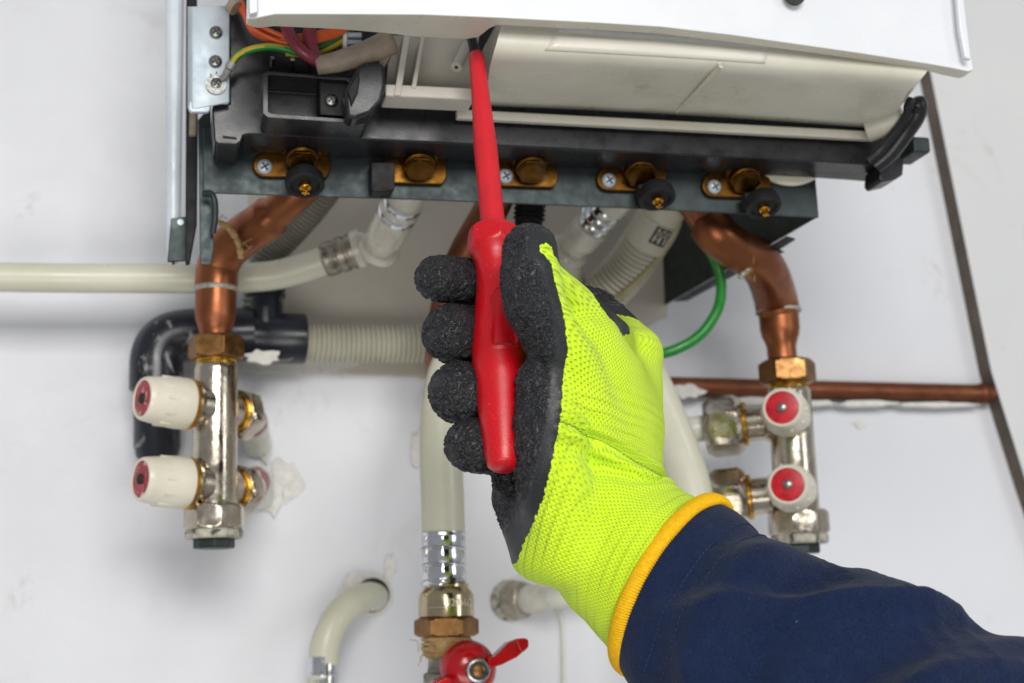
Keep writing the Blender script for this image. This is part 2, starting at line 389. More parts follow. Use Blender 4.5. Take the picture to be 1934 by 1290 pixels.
# black tray
tp = [(433,-20),(905,40),(1690,112),(1702,298),(1690,316),(1660,313),(1560,306),(1200,288),(900,273),(640,261),(470,254),(460,256),(455,268),(447,274),(410,272),(404,266),(400,203),(404,196),(433,195)]
tray = MB().prism([P(x,y,YT) for x, y in tp], (0,.036,0)).build('control_tray', m_black, boiler, bevel=.0022, seg=3)
MB().prism([P(*q,YT-.0006) for q in [(421,256),(447,259),(447,263),(421,260)]], (0,.0005,0)).build('tray_slot', m_hole, tray)
# small moulded ring on the underside lip
q = P(713,278,YT+.018); MB().lathe([(0,.0020),(.0006,.0022),(.0010,.0016)], q+Vector((0,0,.0002)), (0,0,-1), 16).build('mould_mark', m_blackd, tray)
# right hand end of the tray: foot block and curved arm
MB().prism([P(*q,YT-.004) for q in [(1662,312),(1704,297),(1708,303),(1706,330),(1692,338),(1666,344),(1660,336)]], (0,.024,0)).build('tray_foot', m_black, tray, bevel=.0016)
arm = [P(*q) for q in [(1710,184,-.354),(1724,177,-.356),(1738,181,-.357),(1750,198,-.355),(1750,216,-.350),(1735,250,-.336),(1712,292,-.322),(1690,308,-.318),(1632,304,-.318),(1668,262,-.330),(1694,232,-.343),(1704,212,-.350),(1703,198,-.352)]]
am_ = spline(L3([(1652,312,-.318),(1680,288,-.326),(1712,246,-.338),(1729,220,-.346),(1733,200,-.350),(1724,186,-.351)]), 6)
MB().tube(am_, [.0068]*(len(am_)-5)+[.0068,.0064,.0056,.0044,.0024], 18).build('tray_arm', m_black, tray)
MB().tube(spline(L3([(1640,304,-.324),(1664,282,-.330),(1698,240,-.344),(1714,216,-.352),(1716,200,-.355),(1722,188,-.356)]), 5), .0036, 10).build('arm_rim', m_black, tray)
MB().prism([P(*q,-.3595) for q in [(1728,204),(1745,206),(1744,212),(1727,210)]], (0,.004,0)).build('arm_web', m_blackd, tray, bevel=.0005)
MB().prism([P(*q,YT-.0046) for q in [(1680,328),(1698,322),(1698,326),(1680,332)]], (0,.0005,0)).build('tray_slot', m_hole, tray)
bk = P(1722,285,-.30); MB().box(bk, (.014,.03,.012)).build('steel_corner', m_galv, boiler, bevel=.002)

# terminal housing on the tray
YH = YT-.030
def pr(x, y, Y=YH): return P(x, y, Y)
hs = MB()
outer = [(496,138),(505,134),(664,147),(700,190),(697,228),(690,234),(506,222),(496,214)]
inner = [(507,143),(511,141),(655,152),(668,170),(668,222),(664,225),(512,214),(507,210)]
o1 = [pr(*q) for q in outer]; i1 = [pr(*q) for q in inner]
o2 = [p+Vector((0,.030,0)) for p in o1]; i2 = [p+Vector((0,.027,0)) for p in i1]
k = len(outer); V = o1+i1+o2+i2; F = []
for j in range(k):
    l = (j+1)%k
    F += [(j, l, k+l, k+j), (j, 2*k+j, 2*k+l, l), (k+j, k+l, 3*k+l, 3*k+j)]
F.append(tuple(3*k+j for j in range(k)))
hs.add(V, F); housing = hs.build('terminal_housing', m_black, boiler, bevel=.0012)
MB().prism([pr(603,151,YH+.006), pr(664,156,YH+.006), pr(664,220,YH+.006), pr(604,217,YH+.006)], (0,.019,0)).build('housing_step', m_blackd, housing, bevel=.0008)
def screw(c, ax, r, par, name='screw', mats=None, rot=.6):
    mb = MB(); h = r*.55
    mb.lathe([(-h*.2,r*.98),(0,r),(h*.35,r*.95),(h*.7,r*.72),(h*.92,r*.4),(h,r*.02)], c, ax, 24, cap=(True,False))
    x, y, a = frame(ax); xx = x*math.cos(rot)+y*math.sin(rot); yy = a.cross(xx); t = Vector(c)+a*(h*.86)
    mb.box(t, (r*1.15, r*.24, h*.34), (xx, yy, a), 1); mb.box(t, (r*.24, r*1.15, h*.345), (xx, yy, a), 1)
    return mb.build(name, mats or [m_screw, m_slot], par, ang=50)
screw(pr(626,190,YH+.0055), (0,-1,0), M(13,pr(626,190)), housing)
lev = [(650,170),(676,125),(690,117),(716,117),(728,122),(729,160),(722,190),(700,214),(672,224),(655,220)]
MB().prism([P(x,y,YH-.016) for x, y in lev], (0,.018,0)).build('housing_lever', m_black, housing, bevel=.0035, seg=3)
MB().prism([P(x,y,YH-.0185) for x, y in [(656,170),(678,132),(680,150),(676,175),(664,200)]], (0,.004,0)).build('lever_face', m_blackd, housing, bevel=.001)
for x, y in ((513,124),(551,127)):
    c = P(x,y,YT-.001); MB().tube([c, c+Vector((0,-.006,.003))], .0016, 8).build('tray_peg', m_screw, tray)

# zinc earthing plate, folded at the left edge
gz = MB(); YG = YT-.008
prof = [(354,.010),(355.5,.004),(358,.0015),(363,.0003),(372,0),(433,0)]
colL = [(x, dy) for x, dy in prof]
rowsy = [(12,206),]
V = []
for x, dy in prof:
    yb = 205 if x < 399 else 193
    V += [P(x,12-(x-354)*.02,YG+dy), P(x,yb,YG+dy)]
F = [(2*i,2*i+1,2*i+3,2*i+2) for i in range(len(prof)-1)]
gz.add(V, F); plate = gz.build('earthing_plate', m_zinc, boiler, ang=70)
sd = plate.modifiers.new('thick','SOLIDIFY'); sd.thickness = .0016; bv = plate.modifiers.new('bevel','BEVEL'); bv.width=.0006; bv.segments=2
MB().prism([P(x,y,YG+.0006) for x, y in [(357,190),(398,190),(397,208),(392,212),(360,212),(355,205)]], (0,.004,0)).build('plate_foot', m_zinc, plate, bevel=.001)
for x, y in ((408,61),(407,116),(408,158)):
    c = P(x,y,YG-.0009); screw(c, (0,-1,-.05), M(12.5,c), plate, rot=random.uniform(.3,1.2))
# stamped earth mark beside the lower screw
for a in ([(397,139),(399,139),(399,145),(397,145)],[(397,143.5),(410,143),(410,144.6),(397,145)],[(408,135),(410,135),(410,138),(408,138)]):
    MB().prism([P(x,y,YG-.0012) for x, y in a], (0,.0004,0)).build('stamped_mark', m_slot, plate)
m_screwd = stuff('tinned_terminal', sr(168,168,164), sr(140,140,136), .5, .5, scale=300)
# ring terminal with crimp
rt = MB(); c = P(408,160,YG-.0012)
rt.lathe([(0,M(19,c)),(.0008,M(19,c)),(.0009,M(12,c))], c, (0,-1,-.05), 28)
rt.tube([P(418,150,YG-.002), P(425,143,YG-.004), P(433,129,YG-.008)], [.0022,.0024,.0026], 10)
rt.tube([P(433,129,YG-.008), P(440,117,YG-.010)], [.0034,.0034], 12)
rt.build('ring_terminal', m_screwd, boiler)
ew = spline(L3([(436,124,YG-.009),(449,105,YG-.012),(475,93,YG-.015),(505,88,YG-.017),(532,91,YG-.018),(556,98,YG-.017),(585,108,YG-.014),(600,118,YG-.012)]), 6)
wm = MB(); b0 = 0; wm.tube(ew, .0024, 16)
nf = len(ew)-1
for i in range(nf):
    for j in range(16):
        if (j+int(i*.12)) % 16 in (0,1,2,8,9,10): wm.I[i*16+j] = 1
wm.build('earth_wire', [m_green, m_yellow], boiler)
def wire(pts, r, m, name='wire', par=boiler):
    return MB().tube(spline(L3(pts), 6), r, 12).build(name, m, par)
for k2, dy in enumerate((0, 3, 6, 9, 11, 13, 15, 17, 4, 10)):
    j1, j2, j3 = [random.uniform(-5,5) for _ in range(3)]
    wire([(418+dy,-30,-.335+k2*.003),(446+dy*.6,10-dy*.3,-.337),(470,34+dy,-.338),(500+j1,56+dy,-.337+(k2%5)*.003),(545,66+dy*.8+j2,-.336),(600,62+dy*.9+j3,-.336),(650,42+dy+j1,-.336),(690,20,-.336)], .0015, m_orange)
MB().tube(L3([(436,8,-.341),(446,16,-.342)]), .0052, 12).build('wire_tie', m_taupe, boiler)
wire([(505,80,-.328),(540,92,-.330),(590,92,-.330),(630,76,-.331),(665,52,-.332)], .0028, m_greend)
wire([(515,74,-.324),(545,90,-.325),(590,97,-.325),(625,88,-.326)], .0024, m_blue)
wire([(540,100,-.326),(590,102,-.328),(630,86,-.330),(660,66,-.331)], .0022, m_yellow)
wire([(505,66,-.320),(520,78,-.322),(545,94,-.322)], .0018, m_copperd)
wire([(538,40,-.345),(545,62,-.347),(560,86,-.348),(580,104,-.347),(608,120,-.343)], .0040, m_maroon)
wire([(586,40,-.342),(585,70,-.343),(590,95,-.343),(606,120,-.341)], .0042, m_maroon)
sl = spline(L3([(598,124,-.343),(640,116,-.346),(690,100,-.349),(740,78,-.350)]), 6)
s1 = MB(); s1.tube(sl, [.0060+.0026*i/len(sl) for i in range(len(sl))], 18, cap=(False,False)); so = s1.build('cable_sleeve', m_taupe, boiler)
sd = so.modifiers.new('thick','SOLIDIFY'); sd.thickness = .0008
MB().prism([P(*q,-.335) for q in [(648,50),(656,50),(656,92),(648,90)]], (0,.010,0)).build('connector', m_white, boiler, bevel=.0006)
for yy in (60,74):
    MB().prism([P(*q,-.334) for q in [(656,yy),(684,yy+1),(684,yy+10),(656,yy+9)]], (0,.008,0)).build('connector_pin', m_zinc, boiler, bevel=.0008)
MB().prism([P(*q,-.326) for q in [(622,64),(648,62),(648,96),(626,92)]], (0,.008,0)).build('relay_block', m_brown, boiler, bevel=.0008)

# galvanised chassis under the tray
cp = [(384,240),(1540,330),(1547,411),(1200,393.5),(800,377),(600,371),(384,364)]
plateg = MB().prism([P(x,y,YP) for x, y in cp], (0,.002,0)).build('chassis_plate', m_galv, boiler, bevel=.0006)
a, b = P(384,364,YP), P(1547,411,YP)
pr_ = P(1547,411,YP); xr = pr_.x; zb = pr_.z
xq = P(1256,596,-.002).x; sp = MB(); sp.prism([Vector((xr-.002,YP+.0022,zb+.0005)), Vector((xq,-.002,zb-.006)), Vector((xq,-.002,zb+.25)), Vector((xr-.002,YP+.0022,zb+.25))], (.0016,0,0))
side = sp.build('chassis_side', m_galvd, boiler, bevel=.0004)
# bent flange along the bottom of the side, with a torn tab
ea, eb = Vector((xr-.002, YP+.0022, zb+.0005)), Vector((xq, -.002, zb-.006))
fl = [ea.lerp(eb, t)+Vector((dx, 0, -.0012)) for t, dx in [(.16,0),(.92,0),(.90,.010),(.50,.012),(.46,.017),(.40,.021),(.385,.0125),(.33,.014),(.31,.019),(.29,.0115),(.18,.010)]]
MB().prism(fl, (0,0,-.0013)).build('side_flange', m_galv, boiler, bevel=.0003)
# left side of the chassis: galvanised upright, dark gap, white casing strip, bracket
up = [(374,226),(398,200),(399,300),(400,368),(402,420),(404,470),(398,500),(378,500),(376,360)]
MB().prism([P(x,y,-.262) for x, y in up], (0,.002,0)).build('chassis_upright', m_galv, boiler, bevel=.0006)
MB().tube(spline(L3([(384,366,-.272),(398,366,-.274),(405,380,-.275),(406,410,-.272),(402,440,-.268)]),5), .0022, 10).build('rolled_tab', m_galvd, boiler)
MB().prism([P(x,y,-.240) for x, y in [(352,-60),(372,-60),(374,260),(372,420),(358,495),(350,495)]], (0,.01,0)).build('dark_gap', m_blackd, boiler, bevel=.001)  # solid black strip put in for the shade of the gap
MB().prism([P(x,y,-.245) for x, y in [(358,205),(372,205),(371,255),(357,255)]], (0,.006,0)).build('strip_clip', m_taupe, boiler, bevel=.0015)
cs = MB(); pl = [(309,-60),(340,-60),(350,-60),(356,-60)]
cs.prism([P(312,-80,-.21), P(349,-80,-.21), P(340,488,-.21), P(314,488,-.21)], (0,.022,0)); cs.build('casing_side', m_paintm, boiler, bevel=.006, seg=4)
bk = MB().prism([P(x,y,-.222) for x, y in [(323,412),(357,408),(356,440),(352,492),(316,494)]], (0,.003,0)).build('casing_bracket', m_galvd, boiler, bevel=.0006)
c = P(341,420,-.2225); MB().lathe([(0,.002),(.0004,.0022)], c, (0,-1,0), 14).build('bracket_rivet', m_zinc, bk)

# brass service valves on the plate
def flange(cx, cy, w, h, sx, Y=YP-.004):
    pts = []
    for i in range(13):
        t = math.pi/2+math.pi*i/12; pts.append((sx+h*.9*math.cos(t), cy+h*.9*math.sin(t)))
    for i in range(13):
        t = -math.pi/2+math.pi*i/12; pts.append((cx+w+h*.5*math.cos(t), cy+h*math.sin(t)))
    return pts
def valve(cx, cy, sx=None, cap=None, clip=None, big=True):
    cy -= 11
    f = MB()
    pts = flange(cx, cy, 42, 25, sx if sx else cx-50)
    f.prism([P(x,y,YP-.005) for x, y in pts], (0,.0048,0))
    v = f.build('service_valve', m_brass, boiler, bevel=.001)
    c0 = P(cx, cy-26, YP-.009)
    MB().lathe([(0,.0130),(.003,.0130),(.004,.0112),(.009,.0108),(.010,.0094),(.014,.0090),(.0145,.0075)], c0, (0,-.5,-.86), 32).build('valve_body', m_brass, v, ang=30)
    MB().lathe([(0,.0112),(.002,.0112)], c0+Vector((0,-.0055,-.0095)), (0,-.5,-.86), 6).build('valve_hex', m_brass, v, bevel=.0006)
    if sx: 
        s = P(sx, cy+4, YP-.006); screw(s, (0,-1,-.15), .0052, v, 'flange_screw', [m_zinc, m_slot])
    if cap:
        c = P(cap[0], cap[1], YP-.020); ax = Vector((0.03,-.36,-.93)).normalized()
        mb = MB(); mb.lathe([(-.010,.0095),(-.006,.0125),(-.002,.0132),(.0012,.0132),(.002,.0122),(.0018,.0098),(.0004,.0092)], c, ax, 28)
        mb.build('valve_cap', m_blackd, v, ang=30)
        st = MB(); st.lathe([(-.002,.0042),(.0035,.0040),(.0042,.0032)], c, ax, 10)
        x, y, a_ = frame(ax); st.box(c+a_*.0055, (.0052,.0014,.005), (x,y,a_)); st.box(c+a_*.0055, (.0014,.0050,.004), (x,y,a_))
        st.build('valve_stem', m_gold, v, bevel=.0003)
        MB().prism([P(cap[0]-36,cap[1]-26,YP-.018), P(cap[0]+20,cap[1]-38,YP-.018), P(cap[0]+24,cap[1]-12,YP-.018), P(cap[0]-30,cap[1]-2,YP-.018)], (0,.010,0)).build('cap_clip', m_blackd, v, bevel=.0012)
    if clip:
        c1, c2, c3, c4 = clip
        mb = MB(); o = [(c1,c2),(c3,c2),(c3,c4-6),(c3-10,c4-2),(c1+4,c4),(c1,c4-14)]
        mb.prism([P(x,y,YP-.016) for x, y in o], (0,.015,0)); k = mb.build('valve_clip', m_blackd, v, bevel=.0008)
        MB().prism([P(x,y,YP-.0166) for x, y in [(c1+6,c4-16),(c3-4,c4-20),(c3-8,c4-8),(c1+7,c4-5)]], (0,.0005,0)).build('clip_opening', m_hole, v)
    return v
valve(570, 322, 500, (576,348))
valve(790, 334, None, None, (701,306,746,362))
valve(1000, 340, 955)
valve(1205, 348, 1150, (1241,374))
valve(1402, 360, 1349, (1442,390))
MB().lathe([(0,.0375),(.0012,.0388),(.003,.0388),(.0044,.037),(.0046,.030)], P(1482,258,-.2690), (0,-1,0), 64).build('expansion_cap', m_knob, boiler)
st_ = P(1690,226,-.335); MB().lathe([(-.02,.010),(.004,.010),(.006,.009)], st_, (.75,-.62,.15), 28).build('panel_pivot', m_beige2, panel)
# ------------------------------------------------------------------ pipes
def fuzz(p, r, n, m, name, par, rnd, ln=.008, wd=.0003):
    n = n//2; ln *= .7   # loose fibres
    mb = MB()
    for i in range(n):
        d = Vector((rnd.uniform(-1,1), rnd.uniform(-1,.2), rnd.uniform(-1,.6))).normalized()
        s = p+Vector((rnd.uniform(-r,r), rnd.uniform(-r,0), rnd.uniform(-r,r)))
        k = Vector((rnd.uniform(-1,1), rnd.uniform(-1,1), rnd.uniform(-1,1)))*ln*.4
        mb.tube(spline([s, s+d*ln*.5+k*.4, s+d*ln+k], 3), wd, 5)
    return mb.build(name, m, par)
rnd = random.Random(4)
YM = -.13
# left copper pipe down to the manifold
cpl = thing('copper_pipe', P(408,640,YM), 'bent copper pipe with soldered elbow rising from the left manifold', 'pipe')
pts = spline(L3([(600,330,-.20),(548,378,-.185),(500,418,-.165),(462,444,-.150),(430,470,-.138),(412,502,YM),(409,530,YM),(408,548,YM)]), 7)
rad = []
for p in pts:
    x, y = pix(p); rad.append(M(40,p) if y > 405 else M(33,p))
MB().tube(pts, rad, 36).build('elbow', m_copper, cpl)
ctr = P(408,545,YM); dn = Vector((0,0,-1))
MB().lathe([(-.0012,M(39.6,ctr)),(0,M(41,ctr)),(.0016,M(41,ctr)),(.0028,M(39,ctr))], ctr, dn, 36).build('solder_ring', m_solder, cpl)
def px2m(n): return M(n, ctr)
MB().lathe([(0,px2m(38.5)),(px2m(45),px2m(38.5)),(px2m(58),px2m(37)),(px2m(72),px2m(32)),(px2m(84),px2m(29.5)),(px2m(105),px2m(29.5))], P(408,548,YM), dn, 36).build('reducer', m_copper, cpl)
# ragged solder joint and hemp thread at the mitre
jt = MB(); c = P(448,452,-.146)
jp = L3([(402,372,-.19),(406,398,-.182),(408,416,-.178),(428,428,-.170),(444,446,-.168),(452,466,-.166),(455,486,-.160)])
jt.tube(spline(jp, 6), [.0016+.0011*rnd.random() for _ in range(37)], 8)
jt.build('hemp_thread', m_hemp, cpl)
fuzz(P(408,415,-.178), .004, 18, m_hemp, 'hemp_fibre', cpl, rnd)
fuzz(P(452,470,-.166), .004, 14, m_hemp, 'hemp_fibre', cpl, rnd)

# right copper pipe
YR = -.13
cpr = thing('copper_pipe', P(1480,680,YR), 'bent copper pipe with soldered elbow rising from the right manifold', 'pipe')
pts = spline(L3([(1290,350,-.22),(1330,406,-.20),(1352,440,-.203),(1390,470,-.193),(1428,490,-.182),(1450,520,-.162),(1463,558,YR-.006),(1469,585,YR)]), 7)
MB().tube(pts, [M(41 if pix(p)[1] > 425 else 35, p) for p in pts], 36).build('elbow', m_copper, cpr)
c2 = P(1470,587,YR); c2b = P(1478,680,YR); dn2 = (c2b-c2).normalized(); q = lambda n: M(n, c2)
MB().lathe([(-.0016,q(40)),(0,q(43.5)),(.0014,q(43.5)),(.0026,q(38.5))], c2, dn2, 36).build('solder_ring', m_solder, cpr)
MB().lathe([(0,q(37.5)),(q(32),q(37.5)),(q(46),q(35)),(q(58),q(30)),(q(68),q(27.5)),(q(100),q(27.5))], c2+dn2*.001, dn2, 36).build('reducer', m_copper, cpr)
jp = L3([(1445,470,-.196),(1436,484,-.199),(1418,502,-.197),(1404,516,-.192),(1398,524,-.186)])
MB().tube(spline(jp, 7), [.0014+.0016*rnd.random() for _ in range(29)], 8).build('solder_bead', m_solder, cpr)
fuzz(P(1410,512,-.196), .006, 16, m_hemp, 'hemp_fibre', cpr, rnd, .008)

# horizontal copper pipe on the wall
hp = thing('copper_pipe', P(1570,740,-.03), 'straight horizontal copper pipe along the wall running into the side board', 'pipe')
ha, hb = P(1180,728,-.0125), P(1873,744,-.0125)
MB().tube([ha.lerp(hb, i/12) for i in range(13)], M(18.5,ha), 28).build('pipe', m_copperd, hp)
jc = P(1851,743.4,-.0125); MB().lathe([(-.001,M(19,jc)),(0,M(20,jc)),(.004,M(20,jc)),(.005,M(19,jc)),(.011,M(19.4,jc))], jc, hb-ha, 28).build('solder_ring', m_copperd, hp)
for k, (x, y, rx, ry) in enumerate([(1296,738,34,13),(1410,757,60,7),(1640,762,50,6),(1770,764,70,5),(1540,761,40,5)]):
    MB().prism([P(a, b, -.0125-(.0105 if k == 0 else .004)) for a, b in blob(x, y, rx, ry, 18, .25, k+20)], (0,.012 if k else .006,0)).build('plaster_smear', m_dust, hp, bevel=.0006)

# dim copper pipe behind the screwdriver
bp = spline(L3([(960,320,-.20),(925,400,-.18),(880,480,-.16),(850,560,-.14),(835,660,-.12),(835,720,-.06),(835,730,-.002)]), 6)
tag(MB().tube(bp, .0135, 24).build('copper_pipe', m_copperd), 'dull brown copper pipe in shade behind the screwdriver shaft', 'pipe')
# black ribbed fitting behind the screwdriver
bfp = thing('pipe_fitting', P(1000,410,-.17), 'black ribbed plastic fitting hanging behind the screwdriver', 'fitting')
c = P(1003,365,-.19)
MB().lathe([(0,.011)]+[(.004+.0035*i+d, .0108+.0014*(1 if 0 < j < 3 else 0)) for i in range(5) for j, d in enumerate((0,.0006,.0022,.0028))]+[(.024,.0105),(.045,.0105)], c, (-.05,.25,-1), 26).build('body', m_blackd, bfp)

# ivory pipe from the left with sleeve, elbow and riser
ivp = thing('water_pipe', P(100,525,-.085), 'ivory plastic pipe crossing from the left edge to an elbow under the boiler', 'pipe')
pts = spline(L3([(-80,522,-.085),(100,525,-.085),(300,526,-.085),(420,526,-.088),(510,521,-.094),(570,507,-.102),(625,488,-.110)]), 8)
MB().tube(pts, [M(28,p) for p in pts], 28).build('pipe', m_pipe, ivp)
sa, sb = P(612,492,-.108), P(678,470,-.118); ax = (sb-sa); L = ax.length
MB().lathe([(0,M(30,sa)),(L*.06,M(33,sa)),(L*.3,M(33,sa)),(L*.34,M(31,sa)),(L*.4,M(31,sa)),(L*.44,M(34,sa)),(L*.62,M(34,sa)),(L*.66,M(31.5,sa)),(L*.72,M(31.5,sa)),(L*.76,M(34,sa)),(L*.97,M(34,sa)),(L,M(30,sa))], sa, ax, 30).build('crimp_sleeve', stuff('etched_sleeve', sr(168,160,144), sr(120,112,100), .4, .6, scale=140, amt=(.42,.58)), ivp)
MB().lathe([(0,M(20,sb)),(.001,M(37,sb)),(.006,M(38,sb)),(.008,M(34,sb)),(.014,M(22,sb))], sb-ax.normalized()*.004, ax, 30).build('collar', m_stub, ivp)
el = spline(L3([(676,470,-.118),(700,470,-.124),(716,466,-.132),(722,450,-.142)]), 6)
MB().tube(el, [M(27,p) for p in el], 24).build('elbow', m_stub, ivp)
ra, rb = P(714,474,-.132), P(772,362,-.19); ax = rb-ra; L = ax.length
MB().lathe([(-L*.02,M(36,ra)),(0,M(40,ra)),(L*.05,M(41,ra)),(L*.09,M(38,ra)),(L*.10,M(30,ra)),(L*.16,M(29,ra)),(L*.18,M(32,ra)),(L*.24,M(32,ra)),(L*.26,M(36,ra)),(L*.56,M(36,ra)),(L*.58,M(35,ra)),(L*.60,M(37,ra)),(L*.70,M(37,ra)),(L*.715,M(35,ra)),(L*.76,M(35,ra)),(L*.775,M(37,ra)),(L*.86,M(37,ra)),(L*.88,M(34,ra)),(L*1.1,M(33,ra))], ra, ax, 32).build('riser', m_stub, ivp)
for t in (.60, .775):
    MB().lathe([(L*t,M(37.4,ra)),(L*(t+.012),M(38.2,ra)),(L*(t+.08),M(38.2,ra)),(L*(t+.09),M(37.4,ra))], ra, ax, 32).build('riser_band', m_chrome, ivp)
# the second riser, right of the screwdriver
rv = thing('pipe_fitting', P(1080,480,-.13), 'silver and ivory pipe fitting slanting up behind the gloved thumb', 'fitting')
ra, rb = P(1072,478,-.13), P(1165,375,-.19); ax = rb-ra; L = ax.length
MB().lathe([(-L*.04,M(30,ra)),(0,M(38,ra)),(L*.06,M(39,ra)),(L*.10,M(34,ra)),(L*.11,M(27,ra)),(L*.2,M(27,ra)),(L*.22,M(31,ra)),(L*.27,M(34,ra)),(L*.52,M(34,ra)),(L*.535,M(30,ra))], ra, ax, 30).build('stub', m_stub, rv)
for t in (.535, .65, .77): MB().lathe([(L*t,M(32,ra)),(L*(t+.02),M(34.5,ra)),(L*(t+.08),M(34.5,ra)),(L*(t+.10),M(32,ra))], ra, ax, 30).build('band', m_chrome, rv)
MB().lathe([(L*.53,M(31,ra)),(L*1.1,M(31,ra))], ra, ax, 24).build('core', m_stub, rv)
MB().tube(spline(L3([(1074,480,-.13),(1078,520,-.11),(1090,560,-.09),(1100,700,-.06),(1100,720,-.002)]), 5), .010, 20).build('pipe', m_pipe, rv)

# corrugated hoses
def hose(pts, r, pitch, m, label, amp=.2, name='corrugated_hose'):
    path = resample(spline(L3(pts), 24), pitch/6); acc = 0
    rr = [r*(1+amp*(abs(math.sin(math.pi*i/6))-.6)) for i in range(len(path))]
    return tag(MB().tube(path, rr, 26).build(name, m, ang=80), label, 'hose')
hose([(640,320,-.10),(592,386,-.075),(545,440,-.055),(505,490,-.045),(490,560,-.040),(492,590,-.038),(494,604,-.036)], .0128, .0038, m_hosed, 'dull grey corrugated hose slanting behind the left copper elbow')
hose([(565,646,-.036),(650,650,-.034),(760,650,-.034),(850,648,-.034),(1000,640,-.034),(1060,628,-.045)], .0150, .0042, m_hose, 'pale grey corrugated hose lying horizontally against the wall')
hb_ = hose([(1222,452,-.155),(1190,500,-.135),(1150,545,-.115),(1110,588,-.095),(1070,622,-.072),(1010,640,-.052)], .0178, .0046, m_hose, 'pale grey corrugated hose with black print hanging behind the glove')
qa, qb = P(1214,462,-.158), P(1268,372,-.185); ax = qb-qa
hs_ = MB().lathe([(0,.0172),(.001,.0182),(ax.length*.55,.0182),(ax.length*.56,.0172),(ax.length*.9,.0172)], qa, ax, 30).build('hose_end', m_hose, hb_)
# ink print on the hose end: black block with pale strokes
def wrap_patch(org, axis, r, a0, a1, s0, s1, m, name, par, n=10, off=.0002):
    x, y, a = frame(axis); mb = MB(); V = []
    for s in (s0, s1):
        for i in range(n+1):
            t = a0+(a1-a0)*i/n; V.append(Vector(org)+a*s+(x*math.cos(t)+y*math.sin(t))*(r+off))
    return mb.add(V, [(i, i+1, n+2+i, n+1+i) for i in range(n)]).build(name, m, par)
x_, y_, a_ = frame(ax); vw = (CAM-qa).normalized(); th0 = math.atan2(vw.dot(y_), vw.dot(x_))
sg = -1 if ((x_*-math.sin(th0)+y_*math.cos(th0)).dot(_r) > 0) else 1
th1 = th0-sg*.55
Lx = ax.length
wrap_patch(qa, ax, .0182, th1-.42, th1+.42, Lx*.20, Lx*.53, m_ink, 'ink_print', hs_)
for k, (u0, u1, v0, v1) in enumerate([(-.32,-.22,.24,.36),(-.32,.30,.38,.40),(-.08,.04,.24,.36),(.20,.30,.24,.36),(-.32,-.02,.43,.45),(.06,.30,.43,.45),(-.30,-.20,.46,.50),(-.06,.10,.47,.50),(.2,.3,.46,.5),(-.2,-.1,.30,.32)]):
    wrap_patch(qa, ax, .0182, th1+u0, th1+u1, Lx*v0, Lx*v1, m_hose, 'ink_gap', hs_, 4, .0005)

# black drain pipe with elbow
dr = thing('drain_pipe', P(300,860,-.03), 'scuffed black plastic drain pipe with elbow behind the left manifold', 'pipe')
YD = -.042
pts = spline(L3([(478,630,YD),(400,632,YD),(345,634,YD),(312,646,YD),(297,674,YD),(295,710,YD),(295,735,YD)]), 7)
MB().tube(pts, [M(50,p) for p in pts], 32).build('elbow', m_drain, dr)
a = P(296,728,YD); MB().lathe([(0,M(44,a)),(.05,M(44,a)),(.058,M(40,a)),(.064,M(20,a))], a, (.03,.42,-1), 32).build('down_pipe', m_drain, dr)
a = P(576,640,YD+.004); b = P(440,636,YD)
MB().lathe([(0,M(46,a)),(.001,M(48,a)),((a-b).length*.5,M(48,a)),((a-b).length*.55,M(44,a)),((a-b).length,M(44,a))], a, b-a, 32).build('tee', m_drain, dr)
a = P(500,640,YD); MB().lathe([(0,M(34,a)),(.034,M(34,a)),(.035,M(38,a)),(.046,M(38,a)),(.047,M(30,a))], a, (0,0,1), 28).build('tee_branch', m_drain, dr)
MB().prism([P(x,y,-.0665) for x, y in blob(497,674,36,13,16,.3,31)], (0,.006,0)).build('plaster_smear', m_dust, dr, bevel=.0006)
patch(blob(560,690,120,16,24,.2,9), m_dust, 'plaster_flake', thick=.002, Y=-.003)

# green tube and thin beige tube
gp = spline(L3([(1290,340,-.20),(1300,400,-.19),(1325,446,-.18),(1352,495,-.17),(1362,540,-.165),(1355,585,-.16),(1325,630,-.155),(1285,656,-.15),(1240,670,-.148),(1150,680,-.15),(1100,690,-.09),(1090,700,-.004)]), 8)
tag(MB().tube(gp, M(10,gp[20]), 18).build('green_tube', m_green), 'thin bright green tube looping from the boiler to behind the glove', 'tube')
tpz = spline(L3([(1300,340,-.19),(1288,400,-.185),(1272,445,-.175),(1240,490,-.16),(1200,535,-.145),(1160,568,-.13),(1100,610,-.10),(1050,680,-.004)]), 6)
tag(MB().tube(tpz, M(6.5,tpz[10]), 12).build('drain_tube', m_thin), 'thin beige tube running beside the printed corrugated hose', 'tube')

# big ivory pipe arching behind the hand with sleeve, adaptor
YV = -.18
wp = thing('water_pipe', P(838,1200,YV), 'thick ivory pipe arching behind the hand with shiny crimp sleeve', 'pipe')
pts = spline(L3([(838,1030,YV),(836,950,YV),(833,860,YV),(836,770,YV),(856,690,YV),(910,620,YV),(1010,575,YV),(1120,600,YV+.006),(1200,680,YV+.014),(1255,790,YV+.02),(1290,880,YV+.022),(1310,960,YV+.022),(1320,1080,YV+.022),(1320,1330,YV+.022)]), 8)
MB().tube(pts, [M(41,p) for p in pts], 32).build('pipe', m_pipe, wp)
sc_ = P(838,1106,YV); q = lambda n: M(n, sc_)
prof = [(0,q(41.5))]
for k in range(3):
    s = 4+31*k
    prof += [(q(s),q(42)),(q(s+2),q(44.5)),(q(s+5),q(44.5)),(q(s+7),q(42.3)),(q(s+14),q(43.4)),(q(s+22),q(43.4)),(q(s+27),q(42.3))]
prof += [(q(96),q(44)),(q(99),q(44)),(q(100),q(41))]
prof = sorted(prof)
